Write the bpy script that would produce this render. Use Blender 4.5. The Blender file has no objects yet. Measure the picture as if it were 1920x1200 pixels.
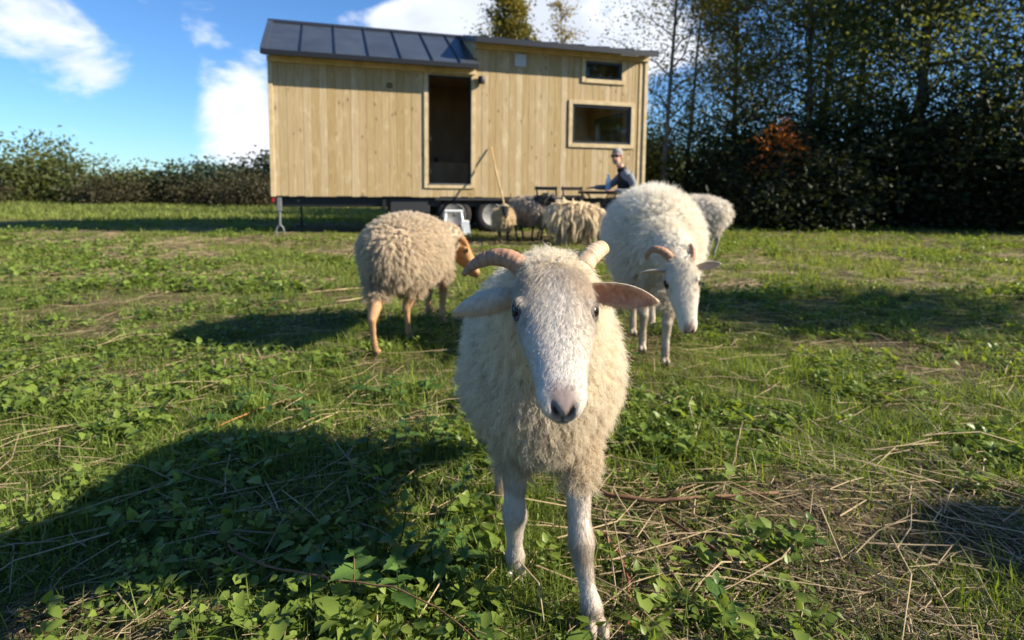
import bpy, math, random
import numpy as np
from mathutils import Vector, Matrix
from mathutils.kdtree import KDTree

random.seed(7)
RNG = np.random.default_rng(11)
PI = math.pi
rad = math.radians
scene = bpy.context.scene
COL = scene.collection

# ------------------------------------------------------------------ camera
cam_data = bpy.data.cameras.new('camera')
cam = bpy.data.objects.new('camera', cam_data)
COL.objects.link(cam)
cam_data.sensor_width = 36.0
cam_data.lens = 20.85
cam_data.shift_y = -143.0 / 1920.0
cam_data.clip_start = 0.05
cam_data.clip_end = 3000.0
cam.matrix_world = Matrix.Translation((0, 0, 0.85)) @ Matrix.Rotation(rad(84.5), 4, 'X') @ Matrix.Rotation(rad(0.62), 4, 'Z')
cam_data.dof.use_dof = True
cam_data.dof.focus_distance = 0.95
cam_data.dof.aperture_fstop = 5.0
scene.camera = cam

# ------------------------------------------------------------------ light
SUN_EL, SUN_AZ = rad(29.0), rad(96.8)          # azimuth clockwise from +Y
SUN_DIR = Vector((math.sin(SUN_AZ) * math.cos(SUN_EL), math.cos(SUN_AZ) * math.cos(SUN_EL), math.sin(SUN_EL)))
sun_data = bpy.data.lights.new('sun', 'SUN')
sun_data.energy = 5.0
sun_data.angle = rad(0.53)
sun_data.color = (1.0, 0.895, 0.735)
sun = bpy.data.objects.new('sun', sun_data)
COL.objects.link(sun)
sun.rotation_euler = SUN_DIR.to_track_quat('Z', 'Y').to_euler()
sun.location = (20, -4, 15)

scene.view_settings.view_transform = 'Standard'
scene.view_settings.look = 'None'
scene.view_settings.gamma = 1.0
scene.view_settings.exposure = 1.2
scene.view_settings.use_curve_mapping = False
scene.cycles.use_denoising = True
scene.cycles.max_bounces = 8
scene.cycles.diffuse_bounces = 4
scene.cycles.transparent_max_bounces = 12
scene.cycles.sample_clamp_indirect = 6.0

world = bpy.data.worlds.new('World')
scene.world = world
world.use_nodes = True
wt = world.node_tree
wt.nodes.clear()


def NN(tree, kind, **kw):
    n = tree.nodes.new(kind)
    for k, v in kw.items():
        setattr(n, k, v)
    return n


def build_sky():
    t = wt
    L = t.links.new
    out = NN(t, 'ShaderNodeOutputWorld')
    bg = NN(t, 'ShaderNodeBackground')
    bg.inputs['Strength'].default_value = 0.078
    sky = NN(t, 'ShaderNodeTexSky', sky_type='NISHITA', sun_disc=False)
    sky.sun_elevation = SUN_EL
    sky.sun_rotation = SUN_AZ
    sky.altitude = 200
    sky.air_density = 1.0
    sky.dust_density = 0.15
    sky.ozone_density = 2.2
    hs = NN(t, 'ShaderNodeMix', data_type='RGBA', blend_type='MULTIPLY')
    hs.inputs['Factor'].default_value = 1.0
    L(sky.outputs[0], hs.inputs[6])
    hs.inputs[7].default_value = (0.46, 0.71, 1.00, 1)
    tc = NN(t, 'ShaderNodeTexCoord')
    mp = NN(t, 'ShaderNodeMapping')
    mp.inputs['Scale'].default_value = (1, 1, 1.9)
    L(tc.outputs['Generated'], mp.inputs['Vector'])
    nz = NN(t, 'ShaderNodeTexNoise')
    nz.inputs['Scale'].default_value = 5.0
    nz.inputs['Detail'].default_value = 6
    nz.inputs['Roughness'].default_value = 0.58
    nz.inputs['Distortion'].default_value = 0.25
    L(mp.outputs[0], nz.inputs['Vector'])
    # cumulus heaps: soft centres in the sky, broken up by the noise
    acc = nz.outputs['Fac']
    heaps = [((-0.408, 0.903, 0.137), 0.075, 0.27),
             ((-0.419, 0.905, 0.075), 0.075, 0.32),
             ((-0.264, 0.932, 0.249), 0.030, 0.30),
             ((-0.208, 0.945, 0.251), 0.033, 0.30),
             ((-0.150, 0.955, 0.255), 0.036, 0.32),
             ((-0.004, 0.959, 0.282), 0.150, 0.40),
             ((0.141, 0.966, 0.216), 0.120, 0.36),
             ((0.077, 0.940, 0.332), 0.140, 0.36),
             ((-0.574, 0.804, 0.155), 0.100, 0.13),
             ((-0.606, 0.768, 0.207), 0.120, 0.10),
             ((0.135, 0.953, 0.272), 0.038, -0.42),
             ((-0.088, 0.966, 0.243), 0.090, 0.22)]
    for c, s, w in heaps:
        d = NN(t, 'ShaderNodeVectorMath', operation='DISTANCE')
        L(tc.outputs['Generated'], d.inputs[0])
        v = Vector(c).normalized()
        d.inputs[1].default_value = v
        q = NN(t, 'ShaderNodeMath', operation='DIVIDE')
        L(d.outputs['Value'], q.inputs[0]); q.inputs[1].default_value = s
        q2 = NN(t, 'ShaderNodeMath', operation='POWER')
        L(q.outputs[0], q2.inputs[0]); q2.inputs[1].default_value = 2.0
        e = NN(t, 'ShaderNodeMath', operation='MULTIPLY'); L(q2.outputs[0], e.inputs[0]); e.inputs[1].default_value = -1.0
        ex = NN(t, 'ShaderNodeMath', operation='EXPONENT'); L(e.outputs[0], ex.inputs[0])
        ma = NN(t, 'ShaderNodeMath', operation='MULTIPLY_ADD')
        L(ex.outputs[0], ma.inputs[0]); ma.inputs[1].default_value = w
        L(acc, ma.inputs[2])
        acc = ma.outputs[0]
    mr = NN(t, 'ShaderNodeMapRange', interpolation_type='SMOOTHSTEP')
    L(acc, mr.inputs['Value'])
    mr.inputs['From Min'].default_value = 0.63
    mr.inputs['From Max'].default_value = 0.82
    # cloud brightness: a second noise, thick parts turn grey
    nz2 = NN(t, 'ShaderNodeTexNoise')
    nz2.inputs['Scale'].default_value = 9.0
    nz2.inputs['Detail'].default_value = 3
    L(mp.outputs[0], nz2.inputs['Vector'])
    thick = NN(t, 'ShaderNodeMath', operation='MULTIPLY_ADD')
    L(acc, thick.inputs[0]); thick.inputs[1].default_value = 1.2
    L(nz2.outputs['Fac'], thick.inputs[2])
    cr = NN(t, 'ShaderNodeValToRGB')
    e = cr.color_ramp.elements
    e[0].position = 0.55; e[0].color = (7.3, 7.4, 7.7, 1)
    e[1].position = 0.95; e[1].color = (4.6, 5.0, 5.8, 1)
    sc = NN(t, 'ShaderNodeMath', operation='MULTIPLY'); L(thick.outputs[0], sc.inputs[0]); sc.inputs[1].default_value = 0.5
    L(sc.outputs[0], cr.inputs[0])
    mx = NN(t, 'ShaderNodeMix', data_type='RGBA')
    L(mr.outputs[0], mx.inputs['Factor'])
    L(hs.outputs[2], mx.inputs[6])
    L(cr.outputs[0], mx.inputs[7])
    L(mx.outputs[2], bg.inputs['Color'])
    L(bg.outputs[0], out.inputs['Surface'])


build_sky()
world.cycles.sampling_method = 'MANUAL'
world.cycles.sample_map_resolution = 512


# ------------------------------------------------------------------ helpers
def tag(o, label=None, cat=None, group=None, kind=None):
    if label: o['label'] = label
    if cat: o['category'] = cat
    if group: o['group'] = group
    if kind: o['kind'] = kind
    return o


def link(name, data, parent=None):
    o = bpy.data.objects.new(name, data)
    COL.objects.link(o)
    if parent is not None:
        o.parent = parent
    return o


def empty(name, loc=(0, 0, 0), rz=0.0):
    o = link(name, None)
    o.location = loc
    o.rotation_euler = (0, 0, rz)
    o.empty_display_size = 0.1
    return o


def np_mesh(name, verts, loops, counts, mat=None, smooth=False):
    """fast mesh from numpy: verts (n,3), loops flat indices, counts per polygon"""
    me = bpy.data.meshes.new(name)
    verts = np.asarray(verts, np.float32)
    loops = np.asarray(loops, np.int32).ravel()
    counts = np.asarray(counts, np.int32)
    me.vertices.add(len(verts)); me.vertices.foreach_set('co', verts.ravel())
    me.loops.add(len(loops)); me.loops.foreach_set('vertex_index', loops)
    me.polygons.add(len(counts))
    st = np.concatenate(([0], np.cumsum(counts)[:-1])).astype(np.int32)
    me.polygons.foreach_set('loop_start', st)
    if smooth:
        me.polygons.foreach_set('use_smooth', np.ones(len(counts), bool))
    me.update(calc_edges=True)
    if mat: me.materials.append(mat)
    return me


class MB:
    """collects shapes and builds ONE mesh"""
    def __init__(s):
        s.v = []; s.f = []

    def add(s, vs, fs):
        b = len(s.v)
        s.v += [tuple(v) for v in vs]
        s.f += [tuple(b + i for i in f) for f in fs]
        return s

    def box(s, x0, x1, y0, y1, z0, z1):
        return s.add([(x0, y0, z0), (x1, y0, z0), (x1, y1, z0), (x0, y1, z0), (x0, y0, z1), (x1, y0, z1), (x1, y1, z1), (x0, y1, z1)],
                     [(0, 3, 2, 1), (4, 5, 6, 7), (0, 1, 5, 4), (1, 2, 6, 5), (2, 3, 7, 6), (3, 0, 4, 7)])

    def cbox(s, x0, x1, y0, y1, z0, z1, c=0.004):
        """box with its edges chamfered (rounded look)"""
        X = [(x0 + c, x1 - c, y0 + c, y1 - c, z0), (x0, x1, y0, y1, z0 + c), (x0, x1, y0, y1, z1 - c), (x0 + c, x1 - c, y0 + c, y1 - c, z1)]
        rings = []
        for k, (a, b, d, e, z) in enumerate(X):
            if k in (0, 3):
                rings.append([(a, d, z), (b, d, z), (b, e, z), (a, e, z)])
            else:
                rings.append([(a + c, d, z), (b - c, d, z), (b, d + c, z), (b, e - c, z), (b - c, e, z), (a + c, e, z), (a, e - c, z), (a, d + c, z)])
        r0, r1, r2, r3 = rings
        v = r0 + r1 + r2 + r3
        f = [(3, 2, 1, 0), (20, 21, 22, 23)]
        for k in range(8):
            f.append((4 + k, 4 + (k + 1) % 8, 12 + (k + 1) % 8, 12 + k))
        for k in range(4):
            f.append((k, (k + 1) % 4, 4 + (2 * k + 1) % 8, 4 + 2 * k))
            f.append(((k + 1) % 4, 4 + (2 * k + 2) % 8, 4 + (2 * k + 1) % 8))
            f.append((20 + (k + 1) % 4, 20 + k, 12 + 2 * k, 12 + (2 * k + 1) % 8))
            f.append((20 + (k + 1) % 4, 12 + (2 * k + 1) % 8, 12 + (2 * k + 2) % 8))
        return s.add(v, f)

    def prism(s, poly, axis, a, b):
        """extrude a 2d polygon along an axis; poly gives the two other coordinates"""
        n = len(poly)
        def P(p, t):
            if axis == 'x': return (t, p[0], p[1])
            if axis == 'y': return (p[0], t, p[1])
            return (p[0], p[1], t)
        v = [P(p, a) for p in poly] + [P(p, b) for p in poly]
        f = [tuple(range(n - 1, -1, -1)), tuple(range(n, 2 * n))]
        f += [(k, (k + 1) % n, n + (k + 1) % n, n + k) for k in range(n)]
        return s.add(v, f)

    def tube(s, pts, radii, seg=8, cap=True, squash=None):
        """round tube through points with a radius each"""
        pts = [Vector(p) for p in pts]
        if not hasattr(radii, '__len__'): radii = [radii] * len(pts)
        n = len(pts)
        vs = []
        t0 = (pts[1] - pts[0]).normalized()
        up = Vector((0, 0, 1)) if abs(t0.z) < 0.9 else Vector((1, 0, 0))
        u = t0.cross(up).normalized()
        for i in range(n):
            t = (pts[min(i + 1, n - 1)] - pts[max(i - 1, 0)]).normalized()
            u = (u - t * u.dot(t)).normalized()
            w = t.cross(u)
            r = radii[i]
            ra, rb = (r, r) if not hasattr(r, '__len__') else r
            for k in range(seg):
                a = 2 * PI * k / seg
                vs.append(pts[i] + u * (ra * math.cos(a)) + w * (rb * math.sin(a)))
        fs = []
        for i in range(n - 1):
            for k in range(seg):
                fs.append((i * seg + k, i * seg + (k + 1) % seg, (i + 1) * seg + (k + 1) % seg, (i + 1) * seg + k))
        if cap:
            fs.append(tuple(range(seg - 1, -1, -1)))
            fs.append(tuple((n - 1) * seg + k for k in range(seg)))
        return s.add(vs, fs)

    def bar(s, a, b, w, h):
        """square bar from a to b"""
        return s.tube([a, b], [(w * 0.7071, h * 0.7071)] * 2, 4)

    def lathe(s, prof, axis_o, axis_d, seg=24, close=True):
        """prof: (radius, along) pairs turned about the axis"""
        d = Vector(axis_d).normalized(); o = Vector(axis_o)
        u = d.orthogonal().normalized(); w = d.cross(u)
        vs = []; fs = []
        for r, t in prof:
            for k in range(seg):
                a = 2 * PI * k / seg
                vs.append(o + d * t + u * (r * math.cos(a)) + w * (r * math.sin(a)))
        for i in range(len(prof) - 1):
            for k in range(seg):
                fs.append((i * seg + k, i * seg + (k + 1) % seg, (i + 1) * seg + (k + 1) % seg, (i + 1) * seg + k))
        if close:
            fs.append(tuple(range(seg - 1, -1, -1)))
            fs.append(tuple((len(prof) - 1) * seg + k for k in range(seg)))
        return s.add(vs, fs)

    def ellipsoid(s, c, r, seg=16, rings=10, rot=None):
        vs = []; fs = []
        c = Vector(c)
        for i in range(rings + 1):
            th = PI * i / rings
            for k in range(seg):
                a = 2 * PI * k / seg
                p = Vector((r[0] * math.sin(th) * math.cos(a), r[1] * math.sin(th) * math.sin(a), r[2] * math.cos(th)))
                if rot: p = rot @ p
                vs.append(c + p)
        for i in range(rings):
            for k in range(seg):
                fs.append((i * seg + k, (i + 1) * seg + k, (i + 1) * seg + (k + 1) % seg, i * seg + (k + 1) % seg))
        return s.add(vs, fs)

    def mesh(s, name, mat=None, smooth=False):
        me = bpy.data.meshes.new(name)
        me.from_pydata(s.v, [], s.f)
        if smooth:
            me.polygons.foreach_set('use_smooth', np.ones(len(me.polygons), bool))
        if mat: me.materials.append(mat)
        me.update()
        return me

    def build(s, name, mat=None, parent=None, smooth=False):
        return link(name, s.mesh(name, mat, smooth), parent)


def vnoise(x, y, seed=0):
    """2d value noise, numpy, 0..1"""
    x = np.asarray(x, float); y = np.asarray(y, float)
    xi = np.floor(x).astype(np.int64); yi = np.floor(y).astype(np.int64)
    fx = x - xi; fy = y - yi
    fx = fx * fx * (3 - 2 * fx); fy = fy * fy * (3 - 2 * fy)
    def h(a, b):
        n = (a * 374761393 + b * 668265263 + seed * 974711) & 0x7fffffff
        n = ((n ^ (n >> 13)) * 1274126177) & 0x7fffffff
        n = n ^ (n >> 16)
        return (n & 0xffff) / 65535.0
    return (h(xi, yi) * (1 - fx) + h(xi + 1, yi) * fx) * (1 - fy) + (h(xi, yi + 1) * (1 - fx) + h(xi + 1, yi + 1) * fx) * fy


def fbm(x, y, seed=0, oct=4):
    s = 0; a = 0.5; t = 0
    for k in range(oct):
        s = s + a * vnoise(np.asarray(x) * 2 ** k, np.asarray(y) * 2 ** k, seed + 17 * k); t += a; a *= 0.5
    return s / t


def ground_z(x, y):
    x = np.asarray(x, float); y = np.asarray(y, float)
    near = np.clip(1.3 - np.hypot(x, y) / 40, 0.0, 1.0)
    return ((fbm(x * 0.9, y * 0.9, 5, 3) - 0.5) * 0.05 + (fbm(x * 5, y * 5, 9, 3) - 0.5) * 0.028) * near


# ------------------------------------------------------------------ materials
def material(name, color=(0.5, 0.5, 0.5), rough=0.6, metal=0.0, spec=0.5):
    m = bpy.data.materials.new(name)
    m.use_nodes = True
    b = m.node_tree.nodes['Principled BSDF']
    b.inputs['Base Color'].default_value = (*color, 1)
    b.inputs['Roughness'].default_value = rough
    b.inputs['Metallic'].default_value = metal
    b.inputs['Specular IOR Level'].default_value = spec
    return m


def noise_material(name, c0, c1, scale=8.0, rough=0.8, stretch=(1, 1, 1), detail=5, bump=0.0, spec=0.3, metal=0.0, p0=0.35, p1=0.65, coord='Object', rand=0.0):
    m = material(name, c0, rough, metal, spec)
    t = m.node_tree; L = t.links.new
    b = t.nodes['Principled BSDF']
    tc = NN(t, 'ShaderNodeTexCoord'); mp = NN(t, 'ShaderNodeMapping')
    mp.inputs['Scale'].default_value = stretch
    L(tc.outputs[coord], mp.inputs[0])
    nz = NN(t, 'ShaderNodeTexNoise'); nz.inputs['Scale'].default_value = scale; nz.inputs['Detail'].default_value = detail
    L(mp.outputs[0], nz.inputs['Vector'])
    cr = NN(t, 'ShaderNodeValToRGB')
    cr.color_ramp.elements[0].position = p0; cr.color_ramp.elements[0].color = (*c0, 1)
    cr.color_ramp.elements[1].position = p1; cr.color_ramp.elements[1].color = (*c1, 1)
    L(nz.outputs['Fac'], cr.inputs[0])
    col = cr.outputs[0]
    if rand:
        oi = NN(t, 'ShaderNodeObjectInfo')
        hs = NN(t, 'ShaderNodeHueSaturation')
        mr = NN(t, 'ShaderNodeMapRange'); L(oi.outputs['Random'], mr.inputs[0])
        mr.inputs['To Min'].default_value = 1 - rand; mr.inputs['To Max'].default_value = 1 + rand
        L(mr.outputs[0], hs.inputs['Value']); L(col, hs.inputs['Color'])
        col = hs.outputs[0]
    L(col, b.inputs['Base Color'])
    if bump:
        bp = NN(t, 'ShaderNodeBump'); bp.inputs['Strength'].default_value = bump; bp.inputs['Distance'].default_value = 0.02
        L(nz.outputs['Fac'], bp.inputs['Height']); L(bp.outputs[0], b.inputs['Normal'])
    return m


def wood_material():
    m = material('pine_boards', (0.5, 0.36, 0.18), 0.62, 0, 0.25)
    t = m.node_tree; L = t.links.new
    b = t.nodes['Principled BSDF']
    tc = NN(t, 'ShaderNodeTexCoord'); oi = NN(t, 'ShaderNodeObjectInfo')
    ad = NN(t, 'ShaderNodeVectorMath', operation='MULTIPLY_ADD')
    L(oi.outputs['Random'], ad.inputs[0]); ad.inputs[1].default_value = (7.3, 3.1, 31.7); L(tc.outputs['Object'], ad.inputs[2])
    def mapped(s):
        mp = NN(t, 'ShaderNodeMapping'); mp.inputs['Scale'].default_value = s; L(ad.outputs[0], mp.inputs[0]); return mp.outputs[0]
    grain = NN(t, 'ShaderNodeTexNoise'); grain.inputs['Scale'].default_value = 10; grain.inputs['Detail'].default_value = 6; grain.inputs['Distortion'].default_value = 0.6
    L(mapped((6, 6, 0.22)), grain.inputs['Vector'])
    cr = NN(t, 'ShaderNodeValToRGB')
    cr.color_ramp.elements[0].position = 0.30; cr.color_ramp.elements[0].color = (0.355, 0.250, 0.120, 1)
    cr.color_ramp.elements[1].position = 0.66; cr.color_ramp.elements[1].color = (0.475, 0.358, 0.188, 1)
    L(grain.outputs['Fac'], cr.inputs[0])
    # pale blotches
    bl = NN(t, 'ShaderNodeTexNoise'); bl.inputs['Scale'].default_value = 9; bl.inputs['Detail'].default_value = 3
    L(mapped((1, 1, 0.5)), bl.inputs['Vector'])
    mrb = NN(t, 'ShaderNodeMapRange'); L(bl.outputs['Fac'], mrb.inputs[0])
    mrb.inputs['From Min'].default_value = 0.55; mrb.inputs['From Max'].default_value = 0.72; mrb.inputs['To Max'].default_value = 0.7
    mx0 = NN(t, 'ShaderNodeMix', data_type='RGBA'); L(mrb.outputs[0], mx0.inputs['Factor']); L(cr.outputs[0], mx0.inputs[6]); mx0.inputs[7].default_value = (0.54, 0.43, 0.26, 1)
    # knots
    vo = NN(t, 'ShaderNodeTexVoronoi'); vo.inputs['Scale'].default_value = 4.2
    L(mapped((1.6, 1.6, 0.75)), vo.inputs['Vector'])
    mrk = NN(t, 'ShaderNodeMapRange'); L(vo.outputs['Distance'], mrk.inputs[0])
    mrk.inputs['From Min'].default_value = 0.06; mrk.inputs['From Max'].default_value = 0.15; mrk.inputs['To Min'].default_value = 0.75; mrk.inputs['To Max'].default_value = 0.0
    mx = NN(t, 'ShaderNodeMix', data_type='RGBA'); L(mrk.outputs[0], mx.inputs['Factor']); L(mx0.outputs[2], mx.inputs[6]); mx.inputs[7].default_value = (0.13, 0.07, 0.03, 1)
    hs = NN(t, 'ShaderNodeHueSaturation')
    mr = NN(t, 'ShaderNodeMapRange'); L(oi.outputs['Random'], mr.inputs[0]); mr.inputs['To Min'].default_value = 0.86; mr.inputs['To Max'].default_value = 1.08
    L(mr.outputs[0], hs.inputs['Value'])
    mr2 = NN(t, 'ShaderNodeMapRange'); L(oi.outputs['Random'], mr2.inputs[0]); mr2.inputs['To Min'].default_value = 1.08; mr2.inputs['To Max'].default_value = 0.86
    L(mr2.outputs[0], hs.inputs['Saturation'])
    L(mx.outputs[2], hs.inputs['Color'])
    L(hs.outputs[0], b.inputs['Base Color'])
    bp = NN(t, 'ShaderNodeBump'); bp.inputs['Strength'].default_value = 0.25; bp.inputs['Distance'].default_value = 0.004
    L(grain.outputs['Fac'], bp.inputs['Height']); L(bp.outputs[0], b.inputs['Normal'])
    return m


def leaf_material(name, c0, c1, trans=0.35, rough=0.62, spec=0.25):
    """foliage: colour varies from leaf to leaf through the mesh attribute 'tint', light passes through"""
    m = bpy.data.materials.new(name); m.use_nodes = True
    t = m.node_tree; L = t.links.new
    t.nodes.clear()
    out = NN(t, 'ShaderNodeOutputMaterial')
    at = NN(t, 'ShaderNodeAttribute', attribute_name='tint')
    cr = NN(t, 'ShaderNodeValToRGB')
    cr.color_ramp.elements[0].position = 0.0; cr.color_ramp.elements[0].color = (*c0, 1)
    cr.color_ramp.elements[1].position = 1.0; cr.color_ramp.elements[1].color = (*c1, 1)
    L(at.outputs['Fac'], cr.inputs[0])
    p = NN(t, 'ShaderNodeBsdfPrincipled'); p.inputs['Roughness'].default_value = rough; p.inputs['Specular IOR Level'].default_value = spec
    L(cr.outputs[0], p.inputs['Base Color'])
    tr = NN(t, 'ShaderNodeBsdfTranslucent')
    gm = NN(t, 'ShaderNodeMix', data_type='RGBA', blend_type='MULTIPLY'); gm.inputs['Factor'].default_value = 1.0
    L(cr.outputs[0], gm.inputs[6]); gm.inputs[7].default_value = (1.35, 1.25, 0.55, 1)
    L(gm.outputs[2], tr.inputs['Color'])
    ms = NN(t, 'ShaderNodeMixShader'); ms.inputs[0].default_value = trans
    L(p.outputs[0], ms.inputs[1]); L(tr.outputs[0], ms.inputs[2])
    L(ms.outputs[0], out.inputs['Surface'])
    return m


M = {}
M['wood'] = wood_material()
M['trim'] = noise_material('pine_trim', (0.46, 0.35, 0.19), (0.58, 0.46, 0.27), 7, 0.6, (1, 1, 1), 4, 0.05, rand=0.06)
M['ply'] = noise_material('interior_plywood', (0.42, 0.28, 0.15), (0.55, 0.38, 0.22), 5, 0.6, (1, 1, 0.3))
M['roof'] = noise_material('graphite_roof_sheet', (0.060, 0.072, 0.086), (0.080, 0.094, 0.110), 3, 0.32, (1, 1, 1), 4, 0.02, 0.5, 0.35, rand=0.08)
M['black'] = material('black_steel', (0.012, 0.013, 0.015), 0.45, 0.2)
M['dark'] = material('dark_plastic', (0.02, 0.022, 0.025), 0.55)
M['frame'] = material('anthracite_frame', (0.018, 0.020, 0.024), 0.4)
M['grey'] = material('galvanised_steel', (0.20, 0.21, 0.22), 0.5, 0.5)
M['vent'] = material('grey_vent_cover', (0.46, 0.47, 0.50), 0.45)
M['tyre'] = noise_material('tyre_rubber', (0.012, 0.012, 0.012), (0.03, 0.028, 0.026), 20, 0.85)
M['rim'] = noise_material('silver_rim', (0.13, 0.13, 0.13), (0.24, 0.24, 0.235), 9, 0.5, metal=0.3)
M['white_plastic'] = material('white_plastic', (0.78, 0.80, 0.80), 0.4)


def glass_material():
    m = bpy.data.materials.new('window_glass'); m.use_nodes = True
    t = m.node_tree; L = t.links.new; t.nodes.clear()
    out = NN(t, 'ShaderNodeOutputMaterial')
    g = NN(t, 'ShaderNodeBsdfGlossy'); g.inputs['Roughness'].default_value = 0.02; g.inputs['Color'].default_value = (0.9, 0.95, 1, 1)
    tr = NN(t, 'ShaderNodeBsdfTransparent'); tr.inputs['Color'].default_value = (0.82, 0.86, 0.84, 1)
    fr = NN(t, 'ShaderNodeFresnel'); fr.inputs['IOR'].default_value = 1.5
    ms = NN(t, 'ShaderNodeMixShader'); L(fr.outputs[0], ms.inputs[0]); L(tr.outputs[0], ms.inputs[1]); L(g.outputs[0], ms.inputs[2])
    L(ms.outputs[0], out.inputs['Surface'])
    return m


M['glass'] = glass_material()


# ------------------------------------------------------------------ ground
def ground_material():
    m = material('meadow_soil', (0.06, 0.05, 0.03), 0.95, 0, 0.1)
    t = m.node_tree; L = t.links.new; b = t.nodes['Principled BSDF']
    tc = NN(t, 'ShaderNodeTexCoord')
    n1 = NN(t, 'ShaderNodeTexNoise'); n1.inputs['Scale'].default_value = 1.1; n1.inputs['Detail'].default_value = 6; n1.inputs['Roughness'].default_value = 0.62
    L(tc.outputs['Object'], n1.inputs['Vector'])
    n2 = NN(t, 'ShaderNodeTexNoise'); n2.inputs['Scale'].default_value = 38; n2.inputs['Detail'].default_value = 5; n2.inputs['Roughness'].default_value = 0.7
    L(tc.outputs['Object'], n2.inputs['Vector'])
    soil = NN(t, 'ShaderNodeValToRGB'); e = soil.color_ramp.elements
    e[0].position = 0.3; e[0].color = (0.030, 0.022, 0.012, 1)
    e[1].position = 0.72; e[1].color = (0.30, 0.225, 0.125, 1)
    x = e.new(0.52); x.color = (0.10, 0.074, 0.040, 1)
    L(n2.outputs['Fac'], soil.inputs[0])
    grs = NN(t, 'ShaderNodeValToRGB'); e = grs.color_ramp.elements
    e[0].position = 0.3; e[0].color = (0.035, 0.055, 0.010, 1)
    e[1].position = 0.7; e[1].color = (0.16, 0.185, 0.045, 1)
    L(n2.outputs['Fac'], grs.inputs[0])
    mr = NN(t, 'ShaderNodeMapRange'); L(n1.outputs['Fac'], mr.inputs[0]); mr.inputs['From Min'].default_value = 0.42; mr.inputs['From Max'].default_value = 0.58
    mx = NN(t, 'ShaderNodeMix', data_type='RGBA'); L(mr.outputs[0], mx.inputs['Factor']); L(soil.outputs[0], mx.inputs[6]); L(grs.outputs[0], mx.inputs[7])
    L(mx.outputs[2], b.inputs['Base Color'])
    bp = NN(t, 'ShaderNodeBump'); bp.inputs['Strength'].default_value = 0.8; bp.inputs['Distance'].default_value = 0.03
    L(n2.outputs['Fac'], bp.inputs['Height']); L(bp.outputs[0], b.inputs['Normal'])
    return m


M['soil'] = ground_material()


def build_ground():
    def axis(lim, near, step):
        a = list(np.arange(0, near, step)); d = step
        while a[-1] < lim:
            d *= 1.22; a.append(a[-1] + d)
        a = np.array(a)
        return np.concatenate((-a[:0:-1], a))
    xs = axis(900, 5.0, 0.07)
    ys = axis(900, 5.0, 0.07) + 2.5
    X, Y = np.meshgrid(xs, ys)
    Z = ground_z(X, Y)
    v = np.stack([X.ravel(), Y.ravel(), Z.ravel()], 1)
    nx, ny = len(xs), len(ys)
    i = (np.arange(ny - 1)[:, None] * nx + np.arange(nx - 1)[None, :]).ravel()
    f = np.stack([i, i + 1, i + nx + 1, i + nx], 1)
    me = np_mesh('ground', v, f, np.full(len(f), 4), M['soil'], True)
    return tag(link('ground', me), 'uneven meadow ground of soil and short green growth', 'ground', None, 'structure')


build_ground()

# ------------------------------------------------------------------ tiny house on wheels
HX, HY, HT = -3.972, 9.845, 0.3005
HL, HD = 6.88, 2.40            # length, depth
ZB, Z1, Z2 = 0.647, 2.888, 3.357   # underside of cladding, top of low wall, top of high wall
SM = 3.435                     # where the high part begins
RIDGE_Z, EAVE_L, EAVE_R, OV = 3.77, 2.965, 3.425, 0.30


def hw(s, y, z):
    """house coordinates to world"""
    c, n = math.cos(HT), math.sin(HT)
    return Vector((HX + s * c - y * n, HY + s * n + y * c, z))


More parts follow.
